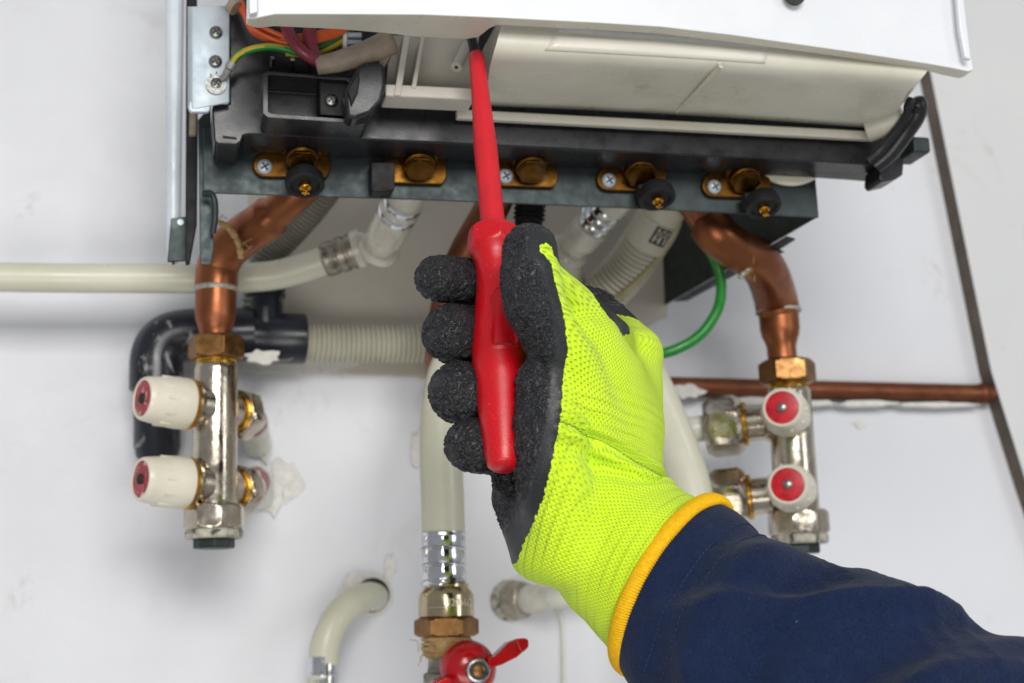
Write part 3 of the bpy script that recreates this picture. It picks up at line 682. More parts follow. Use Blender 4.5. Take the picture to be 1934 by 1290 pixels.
slv = MB().lathe(prof, sc_, (0,0,1), 48).build('crimp_sleeve', m_chrome, wp, ang=50)
wrap_patch(sc_, (0,0,1), q(43.6), 0, 0, q(2), q(20), m_hole, 'inspection_hole', slv) if 0 else None
xh, yh, ah = frame((0,0,1)); vw = (CAM-sc_); th = math.atan2(vw.dot(yh), vw.dot(xh))
sgn = 1 if (xh*-math.sin(th)+yh*math.cos(th)).dot(_r) > 0 else -1
wrap_patch(sc_, (0,0,1), q(45), th+sgn*.28, th+sgn*.52, q(1), q(13), m_hole, 'inspection_hole', slv)
ad = P(843,1166,YV)
MB().lathe([(0,q(50)),(q(2),q(52)),(q(40),q(52)),(q(46),q(50)),(q(56),q(43)),(q(62),q(43))], ad, (0,0,1), 48).build('adaptor', m_nickel if 0 else stuff('adaptor_nickel', sr(196,180,150), sr(170,150,118), .16, 1, scale=50, bs=.05, dirt=sr(140,112,70), dscale=50), wp, ang=30)
MB().hexnut(-q(36), 0, q(61), ad, (0,0,1), ph=.35, ch=.16).build('hex_nut', m_brassd, wp, bevel=.0003)
hm = MB(); 
for i in range(13):     # wraps of hemp on the thread
    z = ad.z-q(36+i*2.6); rr = q(45)-q(5)*abs(i-6)/8*.4+q(rnd.uniform(-2,2)); tl = rnd.uniform(-.0018,.0018)
    ring = [Vector((ad.x+rr*math.cos(t), ad.y+rr*math.sin(t), z+tl*math.cos(t+i))) for t in [2*math.pi*j/40 for j in range(41)]]
    hm.tube(ring, q(2.6), 6)
hm.lathe([(-q(74),q(40)),(-q(34),q(42))], ad, (0,0,1), 24)
hmo = hm.build('hemp_thread', m_hemp, wp)
for k in range(3): fuzz(P(798+30*k,1225,YV-.012), .006, 16, m_hemp, 'hemp_fibre', hmo, rnd, .014, .00025)
# engraved lettering wrapped round the adaptor
def ring_text(txt, org, r, th_c, sgn, z0, h, m, name, par):
    cu = bpy.data.curves.new('lettering', 'FONT'); cu.body = txt; cu.size = h; cu.align_x = 'CENTER'; cu.extrude = h*.02
    to = bpy.data.objects.new('tmp', cu); COL.objects.link(to); dg = bpy.context.evaluated_depsgraph_get(); dg.update()
    me = bpy.data.meshes.new_from_object(to.evaluated_get(dg)); bpy.data.objects.remove(to)
    for v in me.vertices:
        t = th_c+sgn*v.co.x/r; rr = r+.00025+v.co.z
        v.co = Vector((org.x, org.y, org.z+z0+v.co.y))+xh*(math.cos(t)*rr)+yh*(math.sin(t)*rr)
    me.materials.append(m); o = bpy.data.objects.new(name, me); COL.objects.link(o); attach(o, par); return o
ring_text('Ü20-1/2', ad, q(52), th+sgn*.50, sgn, q(20), q(19), m_etch, 'engraved_text', wp)
for i in range(11):
    t = th+sgn*(-.62+i*.075); c = ad+xh*(math.cos(t)*q(52))+yh*(math.sin(t)*q(52))+Vector((0,0,q(18)))
    MB().lathe([(-.0002,.0005),(.0003,.0003)], c, (c-ad-Vector((0,0,q(18)))), 6).build('engraved_dot', m_etch, wp)

# ball valve with red butterfly handle
bvt = thing('ball_valve', P(850,1300,YV), 'brass ball valve with glossy red butterfly handle below the thick pipe', 'valve')
MB().lathe([(0,q(36)),(q(8),q(38)),(q(26),q(38)),(q(30),q(30)),(q(56),q(28))], P(838,1300,YV), (0,0,1), 32).build('valve_body', stuff('valve_nickel_worn', sr(176,172,160), sr(130,126,116), .4, .8, scale=90, dirt=sr(92,96,84), dscale=60, dth=(.5,.65)), bvt)
MB().lathe([(0,q(50)),(q(10),q(56)),(q(60),q(56)),(q(70),q(48))], P(842,1372,YV), (0,0,1), 32).build('valve_ball', m_nickel, bvt)
hc = P(885,1264,YV-.030); hax = (CAM-hc); hax = (hax.normalized()+Vector((.10,0,-.02))).normalized(); q2 = lambda n: M(n, hc)
hd = MB(); hd.lathe([(-q2(24),q2(53)),(-q2(10),q2(54)),(q2(4),q2(51)),(q2(16),q2(44)),(q2(25),q2(33)),(q2(29),q2(22)),(q2(30),q2(8))], hc, hax, 48)
hub = hd.build('handle_hub', m_redp, bvt, ang=60)
def wing(pts, y0, th_, name='handle_wing'):
    return MB().prism([P(x,y,y0) for x, y in pts], (0,th_,0)).build(name, m_redp, bvt, bevel=.0022, seg=3)
wing([(922,1240),(935,1240),(962,1213),(990,1205),(998,1208),(999,1221),(978,1241),(950,1255),(930,1262),(922,1262)], YV-.046, .016)
wing([(972,1207),(990,1205),(999,1208),(999,1222),(990,1231),(984,1232)], YV-.0475, .004, 'wing_tip')
wing([(845,1276),(856,1284),(846,1298),(820,1320),(790,1330),(786,1320),(812,1292)], YV-.046, .016)
MB().lathe([(q2(24),q2(24)),(q2(26),q2(25)),(q2(36),q2(25)),(q2(38),q2(22))], hc+(_r*q2(14)-_u*q2(2)), hax, 6).build('hex_nut', m_screw, bvt, bevel=.0008)
MB().lathe([(q2(36),q2(23)),(q2(41),q2(21)),(q2(42),q2(17)),(q2(38.5),q2(16))], hc+(_r*q2(14)-_u*q2(2)), hax, 36).build('nut_collar', m_screw, bvt)
MB().lathe([(q2(37),q2(17)),(q2(40),q2(16.5)),(q2(40.5),q2(13))], hc+(_r*q2(14)-_u*q2(2)), hax, 32).build('nylon_ring', m_blue2, bvt)
MB().lathe([(q2(37),q2(13)),(q2(44),q2(12.5)),(q2(45.5),q2(10))], hc+(_r*q2(14)-_u*q2(2)), hax, 28).build('spindle', m_brassd, bvt)

# lower left pipe coming out of the wall
lw = thing('water_pipe', P(700,1130,0), 'short ivory pipe curving out of a wall hole at the bottom left', 'pipe')
pts = spline(L3([(708,1128,-.002),(694,1127,-.020),(664,1140,-.040),(636,1168,-.050),(618,1206,-.054),(611,1250,-.055),(609,1340,-.055)]), 8)
MB().tube(pts, M(28,pts[20]), 28).build('pipe', m_pipe, lw)
a = P(610,1330,-.055); g = lambda n: M(n, a)
pf = [(0,g(28.5))]
for k in range(4): pf += [(g(2+25*k),g(28.6)),(g(4+25*k),g(30.5)),(g(8+25*k),g(30.5)),(g(10+25*k),g(29)),(g(20+25*k),g(29))]
MB().lathe(pf[:-4]+[(g(88),g(28.4))], a, (0,0,1), 36).build('crimp_sleeve', m_chrome, lw)
MB().lathe([(0,.0142),(.001,.0138)], P(704,1124,-.0036), (0,-1,0), 30).build('wall_hole', m_hole, lw)
# wall fitting behind the wrist
wf = thing('wall_fitting', P(975,1135,0), 'dirty nickel elbow connector on the wall left of the wrist', 'fitting')
a = P(964,1134,0); fx = Vector((.55,-.8,.02)); g = lambda n: M(n*.88, a)
MB().lathe([(0,g(44)),(.003,g(44)),(.004,g(38))], a, (0,-1,0), 28).build('escutcheon', m_gasket, wf)
MB().lathe([(0,g(36)),(.002,g(40)),(.016,g(40)),(.018,g(36))], a, fx, 8, ph=.2).build('hex_nut', stuff('dirty_nickel', sr(196,188,174), sr(160,150,134), .4, .7, scale=90, dirt=sr(150,136,112), dscale=60, dth=(.5,.65)), wf, bevel=.001)
MB().lathe([(.016,g(26)),(.020,g(30)),(.032,g(30)),(.036,g(25)),(.05,g(25))], a, fx, 28).build('collar', m_stub, wf)
pe = a+fx.normalized()*.04
MB().tube(spline([pe, pe+fx.normalized()*.02, P(1090,1112,-.045), P(1150,1108,-.045)], 6), g(22), 20).build('pipe', m_pipew, wf)
# thin cable down the wall
tag(MB().tube(spline(L3([(1046,1140,-.002),(1058,1160,-.003),(1063,1200,-.003),(1064,1300,-.003),(1064,1380,-.003)]), 5), .0016, 8).build('wall_cable', m_pipew), 'thin white cable running down the wall below the glove', 'cable')

# ------------------------------------------------------------------ manifolds
def knob(org, ax, s, par, worn, recess):
    lab = m_redd if worn else m_red
    k = MB()
    k.lathe([(s*.0,s*42),(s*3,s*47),(s*8,s*48),(s*24,s*48),(s*34,s*47.5),(s*62,s*44),(s*80,s*41.5),(s*88,s*40),(s*92,s*37.5),(s*92,s*33.5),(s*89,s*33)], org, ax, 40)
    x, y, a = frame(ax)
    for i in range(10):     # grip ribs
        t = 2*math.pi*i/10; d = x*math.cos(t)+y*math.sin(t); tt = a.cross(d)
        k.box(Vector(org)+a*s*48+d*s*44.5, (s*26, s*5, s*5), (a, tt, d))
    ko = k.build('valve_knob', m_knob, par, bevel=0, ang=40)
    MB().lathe([(s*88.2,s*33.4),(s*90,s*33.4),(s*90.6,s*31)], org, ax, 36).build('red_disc', lab, ko)
    MB().lathe([(s*89,s*10),(s*95,s*9),(s*97,s*6),(s*97.5,s*1)], org, ax, 18).build('knob_screw', m_screw if not worn else m_slot, ko)
    return ko
def manifold(name, label, top, bot, Y, knobs, kax, outs, oax, worn, of=0, nl=38):
    T = P(*top, Y); B = P(*bot, Y); ax = (T-B).normalized(); g = lambda n: M(n, T)
    t = thing(name, B, label, 'manifold', 'heating manifolds')
    L = (T-B).length
    bo = MB().lathe([(0,g(40)),(L*.02,g(41)),(L*.96,g(41)),(L*.985,g(40)),(L,g(38))], B, ax, 40).build('body', m_nickel, t, ang=30)
    MB().lathe([(L-.001,g(37)),(L+g(4),g(38)),(L+g(6),g(36.5)),(L+g(9),g(38)),(L+g(14),g(37))], B, ax, 36).build('thread', m_gold, t)
    MB().hexnut(L+g(10), L+g(54), g(54), B, ax, ph=.25, ch=.14).build('hex_nut', m_brassd, t, bevel=.0003)
    MB().lathe([(L+g(53),g(40)),(L+g(57),g(34))], B, ax, 30).build('nut_face', m_brassd, t)
    MB().hexnut(-g(48), -g(2), g(57), B, ax, ph=.2, ch=.16, k=8).build('end_nut', m_nickel, t, bevel=.0003)
    MB().lathe([(-g(64),g(50)),(-g(60),g(53)),(-g(50),g(53)),(-g(47),g(50))], B, ax, 40).build('gasket', m_gasket, t)
    MB().lathe([(-g(82),g(36)),(-g(80),g(38)),(-g(62),g(38))], B, ax, 8).build('end_plug', m_galvd, t, bevel=.0008)
    kr = 1.0 if worn else .84
    kax = Vector(kax).normalized(); oax = Vector(oax).normalized()
    for kx, ky in knobs:
        f = P(kx, ky, 0); d = (f-CAM)
        # knob axis passes through the body's axis at the height of the pixel
        best = min((B+ax*(L*i/400) for i in range(401)), key=lambda p: abs(pix(p+kax*g(150))[1]-ky))
        MB().lathe([(g(20),g(40)),(g(40),g(40)),(g(50),g(47*kr)),(g(53),g(47*kr))], best, kax, 34).build('branch', m_nickel, t, ang=30)
        MB().lathe([(g(52),g(46.5*kr)),(g(53),g(48*kr)),(g(57),g(48*kr)),(g(59),g(45*kr))], best, kax, 36).build('brass_ring', m_gold, t)
        knob(best+kax*g(58), kax, g(1.0 if worn else .9), t, worn, .5)
        o0 = best
        MB().lathe([(g(20),g(38)),(g(46),g(38)),(g(50),g(34)),(g(62+of),g(34))], o0, oax, 34).build('outlet', m_nickel, t, ang=30)
        MB().lathe([(g(58+of),g(38)),(g(60+of),g(42)),(g(66+of),g(42)),(g(68+of),g(38))], o0, oax, 34).build('brass_ring', m_gold, t)
        MB().hexnut(g(67+of), g(76+of+nl), g(53 if worn else 58), o0, oax, ph=.3, ch=.2).build('outlet_nut', m_nickel, t, bevel=.0003)
        outs.append((o0+oax*g(70+of+nl), oax, g))
    return t
ol = []; mL = manifold('heating_manifold', 'nickel heating manifold with knobs facing left, on the left side', (408,690), (405,952), YM, [(262,752),(262,905)], (-.88,-.47,.03), ol, (.50,.86,0), True)
for i, (p, ax, g) in enumerate(ol):
    w_ = P(*((486,842),(492,940))[i], -.003)
    pts = spline([p, p+ax*.012, w_+Vector((-.004,-.03,.012)), w_], 6)
    MB().tube(pts, g(28), 24).build('pipe', m_pipew, mL)
    a = pts[8]; b = pts[10]; MB().lathe([(0,g(29.3)),((b-a).length,g(29.3))], a, b-a, 24).build('pipe_band', m_redd, mL)
orr = []; mR = manifold('heating_manifold', 'nickel heating manifold with red disc knobs facing the camera, on the right side', (1489,735), (1506,962), YR, [(1467,768),(1480,914)], (-.50,-.865,.02), orr, (-.90,.42,-.05), False, 22, 62)
for i, (p, ax, g) in enumerate(orr):
    w_ = P(*((1215,806),(1235,935))[i], -.035)
    MB().tube(spline([p, p+ax*.02, w_+Vector((.02,-.004,0)), w_, w_+Vector((-.03,.006,-.002)), w_+Vector((-.045,.034,-.004))], 6), g(25), 24).build('pipe', m_pipew, mR)
# ------------------------------------------------------------------ screwdriver
def tool_mat(name, c1, c2, rough):
    t = NT(name); n1 = t.noise(30, 4)
    base = t.mix(t.rf(n1, .35, .7), c1, c2)
    sc = t.rf(t.noise(900, 2, .5), .66, .74); big = t.rf(t.noise(45, 4, .6), .35, .65)
    base = t.mix(t.math('MULTIPLY', t.math('MULTIPLY', sc, big), .55), base, sr(240,150,150))
    nb = t.bump(t.noise(1300, 2), .22, .0003); nb = t.bump(t.noise(90, 4), .12, .0008, nb)
    return t.set(base=base, rough=t.rf(n1, .3, .7, rough-.06, rough+.1), normal=nb, spec=.5)
m_tool = tool_mat('red_tool_plastic', sr(200,9,26), sr(182,6,18), .34)
m_tool2 = tool_mat('red_tool_sleeve', sr(212,30,44), sr(196,22,36), .42)
m_shaft = stuff('black_shaft', sr(30,30,32), None, .35, .4)
A0, A1, A2, A3 = P(890,66,-.366), P(900,104,-.372), P(932,432,-.428), P(952,886,-.470)
sd_ = thing('screwdriver', A3, 'red insulated screwdriver held upright in the gloved hand', 'screwdriver')
MB().tube([A0+(A0-A1).normalized()*.03, A0, A1.lerp(A2,.06)], M(9.5,A0), 20).build('shaft', m_shaft, sd_)
sl_pts = [A1.lerp(A2, i/30) for i in range(31)]
sw = [(0,13.6),(.02,15),(.15,16),(.3,18),(.45,20.5),(.55,22.5),(.7,22.5),(.85,22.5),(1,23.5)]
def interp(tab, t):
    for (a, b), (c, d) in zip(tab, tab[1:]):
        if t <= c: return b+(d-b)*(t-a)/(c-a)
    return tab[-1][1]
MB().tube(sl_pts, [M(interp(sw, i/30), p) for i, p in enumerate(sl_pts)], 32).build('insulation_sleeve', m_tool2, sd_)
# handle: profile along the axis, thumb recess and facetted collar
hax_ = (A3-A2); HL = hax_.length; hd_ = hax_.normalized()
HSG = -1
hx = (CAM-A2); hx = (hx-hd_*hx.dot(hd_)).normalized(); hy = hd_.cross(hx)
tab = [(0,25),(.006,38),(.014,47),(.03,52.5),(.055,54.5),(.085,53.5),(.11,46),(.135,40.5),(.17,37.5),(.22,36.5),(.28,38),(.36,43),(.44,48.5),(.52,51.5),(.58,52),(.64,51),(.72,47),(.80,43.5),(.88,39.5),(.95,35.5),(.985,31.5),(1.0,22)]
NV, NU = 190, 128; R = []
for i in range(NV+1):
    t = i/NV
    # smooth profile
    r = sum(interp(tab, min(max(t+dt,0),1)) for dt in (-.008,-.004,0,.004,.008))/5 if .02 < t < .98 else interp(tab, t)
    c = A2+hax_*t; row = []
    for j in range(NU):
        th_ = 2*math.pi*j/NU; rr = r
        if .012 < t < .10:      # facetted collar
            f = (th_+.25) % (math.pi/3)-math.pi/6
            rr *= 1+(1/math.cos(f)*math.cos(math.pi/6)-1)*(1.0*math.sin(math.pi*(t-.012)/.088))
        # recess facing the camera, pointed arch
        ang = (th_+math.pi) % (2*math.pi)-math.pi
        ang += .25
        u = ang*r; v = (t-.30)/.26
        if -.2 < v < 1.2:
            hw = 17*math.sqrt(max(0, 1-(1-min(1, v/.22))**2))*(1+.55*max(0,v)) if v > 0 else 0
            d = min(hw-abs(u), (1-v)*90)
            k = 1/(1+math.exp(-d/1.6)) if hw > 0 else 0
            rr -= 5.0*k*(1-.3*v); rr += 4.2*math.exp(-(d/2.4)**2)*(1 if hw > 0 else 0)
        row.append(c+(hx*math.cos(th_)+hy*math.sin(th_))*M(rr, c))
    R.append(row)
MB().rings(R).build('handle', m_tool, sd_, ang=70)

# ------------------------------------------------------------------ person: gloved hand and sleeve
person = thing('person', P(1270,1110,-.45), 'person reaching up in lime and black work glove and navy sleeve', 'person')
def v3(p): return np.array(P(*p), dtype=np.float32)
PX = .78/FPX     # a photo pixel at the hand, metres
lo = np.array([min(P(760,0,-.47).x, 9), -.535, P(0,1300,-.5).z]); hi = np.array([P(1410,600,-.42).x, -.335, P(900,400,-.45).z])
lo = np.array([P(762,600,-.44).x, -.545, P(1100,1290,-.47).z-.004], dtype=np.float32); hi = np.array([P(1400,900,-.45).x+.004, -.345, P(1000,405,-.48).z+.004], dtype=np.float32)
VS = .00088
dims = np.ceil((hi-lo)/VS).astype(int)+1
gx, gy, gz_ = [lo[i]+VS*np.arange(dims[i], dtype=np.float32) for i in range(3)]
def chain(pts, rpx, flat=None, k=1.0, pad=.03):
    """distance to a tapering chain of joints; flat/k squash it along a direction"""
    D = np.full(tuple(dims), 1.0, dtype=np.float32)
    A = [v3(p) for p in pts]; Rr = [r*PX for r in rpx]
    mn = np.min([a-r for a, r in zip(A, Rr)], axis=0)-pad; mx = np.max([a+r for a, r in zip(A, Rr)], axis=0)+pad
    s = [slice(max(0, int((mn[i]-lo[i])/VS)), min(dims[i], int((mx[i]-lo[i])/VS)+2)) for i in range(3)]
    X = gx[s[0]][:,None,None]; Y = gy[s[1]][None,:,None]; Z = gz_[s[2]][None,None,:]
    best = None
    for a, b, ra, rb in zip(A, A[1:], Rr, Rr[1:]):
        d = b-a; L2 = float(d@d)+1e-12
        t = np.clip(((X-a[0])*d[0]+(Y-a[1])*d[1]+(Z-a[2])*d[2])/L2, 0, 1)
        ex, ey, ez = X-a[0]-t*d[0], Y-a[1]-t*d[1], Z-a[2]-t*d[2]
        if flat is not None:
            c = (ex*flat[0]+ey*flat[1]+ez*flat[2])*(1/k-1)
            ex, ey, ez = ex+c*flat[0], ey+c*flat[1], ez+c*flat[2]
        q = np.sqrt(ex*ex+ey*ey+ez*ez)-(ra+(rb-ra)*t)
        if flat is not None and k < 1: q = q*max(k,.5)
        best = q if best is None else np.minimum(best, q)
    D[s[0],s[1],s[2]] = best
    return D
def smin(a, b, k):
    h = np.clip(.5+.5*(b-a)/k, 0, 1); return b+(a-b)*h-k*h*(1-h)
# cuff frame
YHm = -.452
E1, E2 = P(1374,968,YHm), P(1166,1250,YHm-.012); C0 = (E1+E2)/2; U = (E1-E2).normalized()
vv = (C0-CAM).normalized(); a0 = U.cross(vv).normalized()
if a0.dot(_r) < 0: a0 = -a0
AX = (a0*.90-vv*.43).normalized(); AX = (AX-U*AX.dot(U)).normalized()
NR = AX.cross(U); NR = NR if NR.dot(-vv) > 0 else -NR     # towards the viewer
fl = np.array(NR, dtype=np.float32)
hemU, hemN = (E1-E2).length/2, .046
c0p = pix(C0)
# fingers
idx = chain([(1196,665,-.425),(1120,590,-.405),(1000,560,-.392),(905,535,-.410),(826,526,-.436)], [56,50,47,47,43])
mid = chain([(1170,720,-.395),(1050,640,-.385),(960,640,-.385),(905,634,-.412),(850,631,-.440)], [56,50,52,56,54])
rin = chain([(1160,790,-.385),(1050,740,-.383),(970,745,-.385),(915,744,-.415),(868,742,-.445)], [54,48,50,58,57])
lit = chain([(1140,850,-.385),(1050,830,-.388),(980,838,-.392),(935,842,-.424),(892,841,-.450)], [52,45,46,52,51])
fing = idx
for q_ in (mid, rin, lit): fing = smin(fing, q_, .0016)
thumb = chain([(1112,800,-.466),(1074,690,-.480),(1040,634,-.490),(1012,578,-.496),(1001,520,-.493),(1001,474,-.487)], [66,58,53,54,53,50])
thenar = chain([(1034,728,-.478),(1037,800,-.478),(1042,870,-.474),(1050,940,-.468),(1075,1040,-.462)], [58,64,68,68,70])
hypo = chain([(968,872,-.436),(985,940,-.436),(1030,1030,-.448)], [38,52,70])
palm = chain([(1190,680,-.420),(1172,770,-.428),(1160,860,-.436),(1150,940,-.446)], [62,83,92,84], (0,1,0), 1.15)
palm2 = chain([(1120,690,-.392),(1110,800,-.396),(1110,900,-.415)], [60,66,70])
web = chain([(1085,640,-.470),(1110,740,-.462),(1115,840,-.458)], [46,66,80])
web2 = chain([(1040,545,-.480),(1085,580,-.462),(1150,640,-.440)], [44,44,46])
wc1 = (1128,985,-.449); ce = (c0p[0]+4, c0p[1]+3, C0.y)
cuff = chain([(1140,930,-.446),wc1,(1190,1045,-.452),ce], [112,126,152,176], tuple(fl), hemN/hemU*1.06, pad=.05)
body = smin(palm, palm2, .012); body = smin(body, web, .012); body = smin(body, chain([(1125,650,-.460),(1150,720,-.455),(1162,800,-.450)], [52,72,84]), .012); body = smin(body, thenar, .004); body = smin(body, thumb, .004); body = smin(body, web2, .008)
body = smin(body, hypo, .010); body = smin(body, cuff, .006)
D = smin(body, fing, .004)
# flat end of the cuff
pl = ((gx[:,None,None]-C0.x)*AX.x+(gy[None,:,None]-C0.y)*AX.y+(gz_[None,None,:]-C0.z)*AX.z)
D = np.maximum(D, pl-.002)
def surface_nets(D):
    S = D < 0; nx, ny, nz = D.shape
    c = [(i,j,k) for i in (0,1) for j in (0,1) for k in (0,1)]
    sub = lambda A, o: A[o[0]:nx-1+o[0], o[1]:ny-1+o[1], o[2]:nz-1+o[2]]
    cnt = sum(sub(S,o).astype(np.int8) for o in c); act = (cnt > 0) & (cnt < 8)
    ids = np.argwhere(act); idx_ = np.full(act.shape, -1, dtype=np.int32); idx_[act] = np.arange(len(ids))
    vals = {o: D[ids[:,0]+o[0], ids[:,1]+o[1], ids[:,2]+o[2]] for o in c}
    acc = np.zeros((len(ids),3)); n = np.zeros(len(ids))
    for o in c:
        for ax in range(3):
            if o[ax]: continue
            p = list(o); p[ax] = 1; p = tuple(p); a, b = vals[o], vals[p]; x = (a < 0) != (b < 0)
            t = np.where(x, a/np.where(x, a-b, 1), 0)
            pos = np.tile(np.array(o, float), (len(ids),1)); pos[:,ax] += t
            acc += pos*x[:,None]; n += x
    Vv = (ids+acc/n[:,None])*VS+lo
    Fs = []
    for ax in range(3):
        sl0 = [slice(None)]*3; sl1 = [slice(None)]*3; sl0[ax] = slice(0,-1); sl1[ax] = slice(1,None)
        x = S[tuple(sl0)] != S[tuple(sl1)]; e_ = np.argwhere(x); o1, o2 = [(1,2),(2,0),(0,1)][ax]
        e_ = e_[(e_[:,o1] > 0) & (e_[:,o2] > 0) & (e_[:,o1] < D.shape[o1]-1) & (e_[:,o2] < D.shape[o2]-1)]
        def cell(d1, d2):
            q = e_.copy(); q[:,o1] -= d1; q[:,o2] -= d2; return idx_[q[:,0],q[:,1],q[:,2]]
        quad = np.stack([cell(1,1), cell(0,1), cell(0,0), cell(1,0)], 1)
        flip = ~S[e_[:,0],e_[:,1],e_[:,2]]; quad[flip] = quad[flip][:, ::-1]
        Fs.append(quad)
    return Vv, np.concatenate(Fs)
GV, GF = surface_nets(D)
def relax(V, F, it, lam=.5):
    e_ = np.concatenate([F[:,[i,(i+1)%4]] for i in range(4)]); n = np.bincount(e_[:,0], minlength=len(V))+np.bincount(e_[:,1], minlength=len(V))
    for _ in range(it):
        a = np.stack([np.bincount(e_[:,0], V[e_[:,1],k], len(V))+np.bincount(e_[:,1], V[e_[:,0],k], len(V)) for k in range(3)], 1)/np.maximum(n,1)[:,None]
        V = V+lam*(a-V)
    return V
def normals(V, F):
    nn = np.cross(V[F[:,2]]-V[F[:,0]], V[F[:,3]]-V[F[:,1]]); N = np.zeros_like(V)
    for i in range(4):
        for k in range(3): N[:,k] += np.bincount(F[:,i], nn[:,k], len(V))
    return N/np.maximum(np.linalg.norm(N, axis=1), 1e-12)[:,None]
GV = relax(GV, GF, 4)
# coordinates on the hand plane (seen square to the grip, not a projection of the lens)
def plane2(x, y, Yp=-.492): 
    p = P(x, y, Yp); return (p.x, p.z)
def inpoly(pt, poly):
    x, z = pt[:,0], pt[:,1]; ins = np.zeros(len(x), bool); d = np.full(len(x), 9.)
    for (ax_, az), (bx_, bz) in zip(poly, poly[1:]+poly[:1]):
        c_ = ((az > z) != (bz > z)) & (x < (bx_-ax_)*(z-az)/((bz-az) if bz != az else 1e-9)+ax_); ins ^= c_
        ex, ez = bx_-ax_, bz-az; t = np.clip(((x-ax_)*ex+(z-az)*ez)/(ex*ex+ez*ez), 0, 1)
        d = np.minimum(d, np.hypot(x-ax_-t*ex, z-az-t*ez))
    return np.where(ins, d, -d)
lime = [plane2(*p) for p in [(1008,487),(1010,475),(1022,469),(1032,478),(1037,495),(1062,505),(1095,510),(1120,520),(1300,560),(1500,900),(1500,1330),(1000,1330),(1002,1094),(1010,1040),(1022,985),(1034,930),(1040,880),(1052,800),(1060,730),(1063,670),(1055,620),(1044,575),(1034,540),(1027,510)]]
spot = [plane2(*p, -.440) for p in [(1080,542),(1122,564),(1162,592),(1180,610),(1180,638),(1160,644),(1124,620),(1104,592),(1088,568)]]
P2 = GV[:, [0,2]]
m1 = inpoly(P2, lime); m2 = inpoly(P2, spot)
# fingers are coated all over, whatever lies behind
mask = np.minimum(m1, -m2)
back = GV[:,1]
fx_ = P(1010,600,-.40).x
mask = np.where((back > -.405) & (GV[:,0] < P(1150,600,-.40).x), -.05, mask)
# knit coordinates: along and round the hand
axis_pts = np.array([v3(ce), v3((1195,1040,-.452)), v3(wc1), v3((1140,920,-.44)), v3((1148,800,-.435)), v3((1160,680,-.43)), v3((1100,540,-.45)), v3((1060,430,-.46))], dtype=float)
seg = np.linalg.norm(np.diff(axis_pts, axis=0), axis=1); cum = np.concatenate([[0], np.cumsum(seg)])
bd_ = np.full(len(GV), 9.); vco = np.zeros(len(GV)); near = np.zeros_like(GV)
wsum = np.zeros(len(GV))
for i in range(len(seg)):
    a, b = axis_pts[i], axis_pts[i+1]; d = (b-a)/seg[i]
    t = np.clip((GV-a)@d, 0, seg[i]); c_ = a+t[:,None]*d; dist = np.linalg.norm(GV-c_, axis=1)
    wgt = dist**-8.; vco += wgt*(cum[i]+t); wsum += wgt; near += wgt[:,None]*c_
vco /= wsum; near /= wsum[:,None]
rel = GV-near
right = np.array(_r, dtype=float); toward = -np.array(_f, dtype=float)
ang_ = np.arctan2(rel@right, rel@toward)
rad_ = np.linalg.norm(rel, axis=1); bins = np.clip((vco/cum[-1]*60).astype(int), 0, 59)
frm = (rel@toward > 0); rb = np.bincount(bins[frm], rad_[frm], 60)/np.maximum(np.bincount(bins[frm], minlength=60), 1); rb[rb < .015] = .04
ker = np.ones(9)/9; rb = np.convolve(np.pad(rb, 8, mode='edge'), ker, 'same'); rb = np.convolve(rb, ker, 'same')[8:-8]
uco = ang_*np.interp(vco, (np.arange(60)+.5)/60*cum[-1], rb)
def chart(A, B, sel_R):
    A = np.array(A, float); d = np.array(B, float)-A; d /= np.linalg.norm(d); q = GV-A; v = q@d; r_ = q-v[:,None]*d
    x = right-d*(right@d); x /= np.linalg.norm(x); y = np.cross(d, x); y = y if y@toward > 0 else -y
    return np.arctan2(r_@x, r_@y)*sel_R, v
uA, vA = chart(v3((1130,960,-.45)), v3((1166,640,-.44)), .046)
uB, vB = chart(np.array(C0), np.array(C0-AX), .050)
sw_ = vco > cum[3]+.004-.10*uco
ku, kv = np.where(sw_, uA, uB), np.where(sw_, vA, vB)
N_ = normals(GV, GF)
# folds where the wrist bends, ribs on the cuff, latex crinkles
disp = np.zeros(len(GV)); ysc = np.array([0.0])
px_all = np.array([pix(Vector(p)) for p in GV]) if False else None
def crease(va, tilt, wid, amp):
    return amp*np.exp(-((vco-va-tilt*uco)/wid)**2)
vw_ = cum[3]
limek = 1/(1+np.exp(-mask/.001))
disp += 1.25*limek*(crease(vw_-.004,-.10,.0035,.0024)-crease(vw_+.004,-.10,.0030,.0016)+crease(vw_+.011,-.14,.0032,.0018)-crease(vw_-.012,-.05,.004,.0014)+crease(vw_-.019,0,.005,.0012)+crease(vw_+.022,-.2,.004,.0009)+crease(vw_+.031,-.22,.004,.0007))
def nz(p, s): return mnoise.noise(Vector((p[0]*s, p[1]*s, p[2]*s)))
big = np.array([nz(p, 45) for p in GV]); disp += .0011*big
cr = np.array([math.exp(-(mnoise.noise(Vector(p)*190+Vector((1,.5,1))*2.0*mnoise.noise(Vector(p)*95))/.16)**2) for p in GV])
smooth_band = np.clip((-mask-.0062)/.004, 0, 1)*np.clip(1+0*mask, 0, 1)
thumbtip = np.exp(-((P2[:,0]-plane2(1028,462)[0])**2+(P2[:,1]-plane2(1028,462)[1])**2)/(2*.0055**2))
wr_ = np.clip(smooth_band-1.2*thumbtip*(GV[:,1] < -.47), 0, 1)
disp += wr_*.0014*(cr-.3)
GV = GV+N_*disp[:,None]
me = bpy.data.meshes.new('glove'); me.from_pydata(GV.tolist(), [], GF.tolist())
a_ = me.attributes.new('coat', 'FLOAT', 'POINT'); a_.data.foreach_set('value', (mask*100).astype(np.float32))
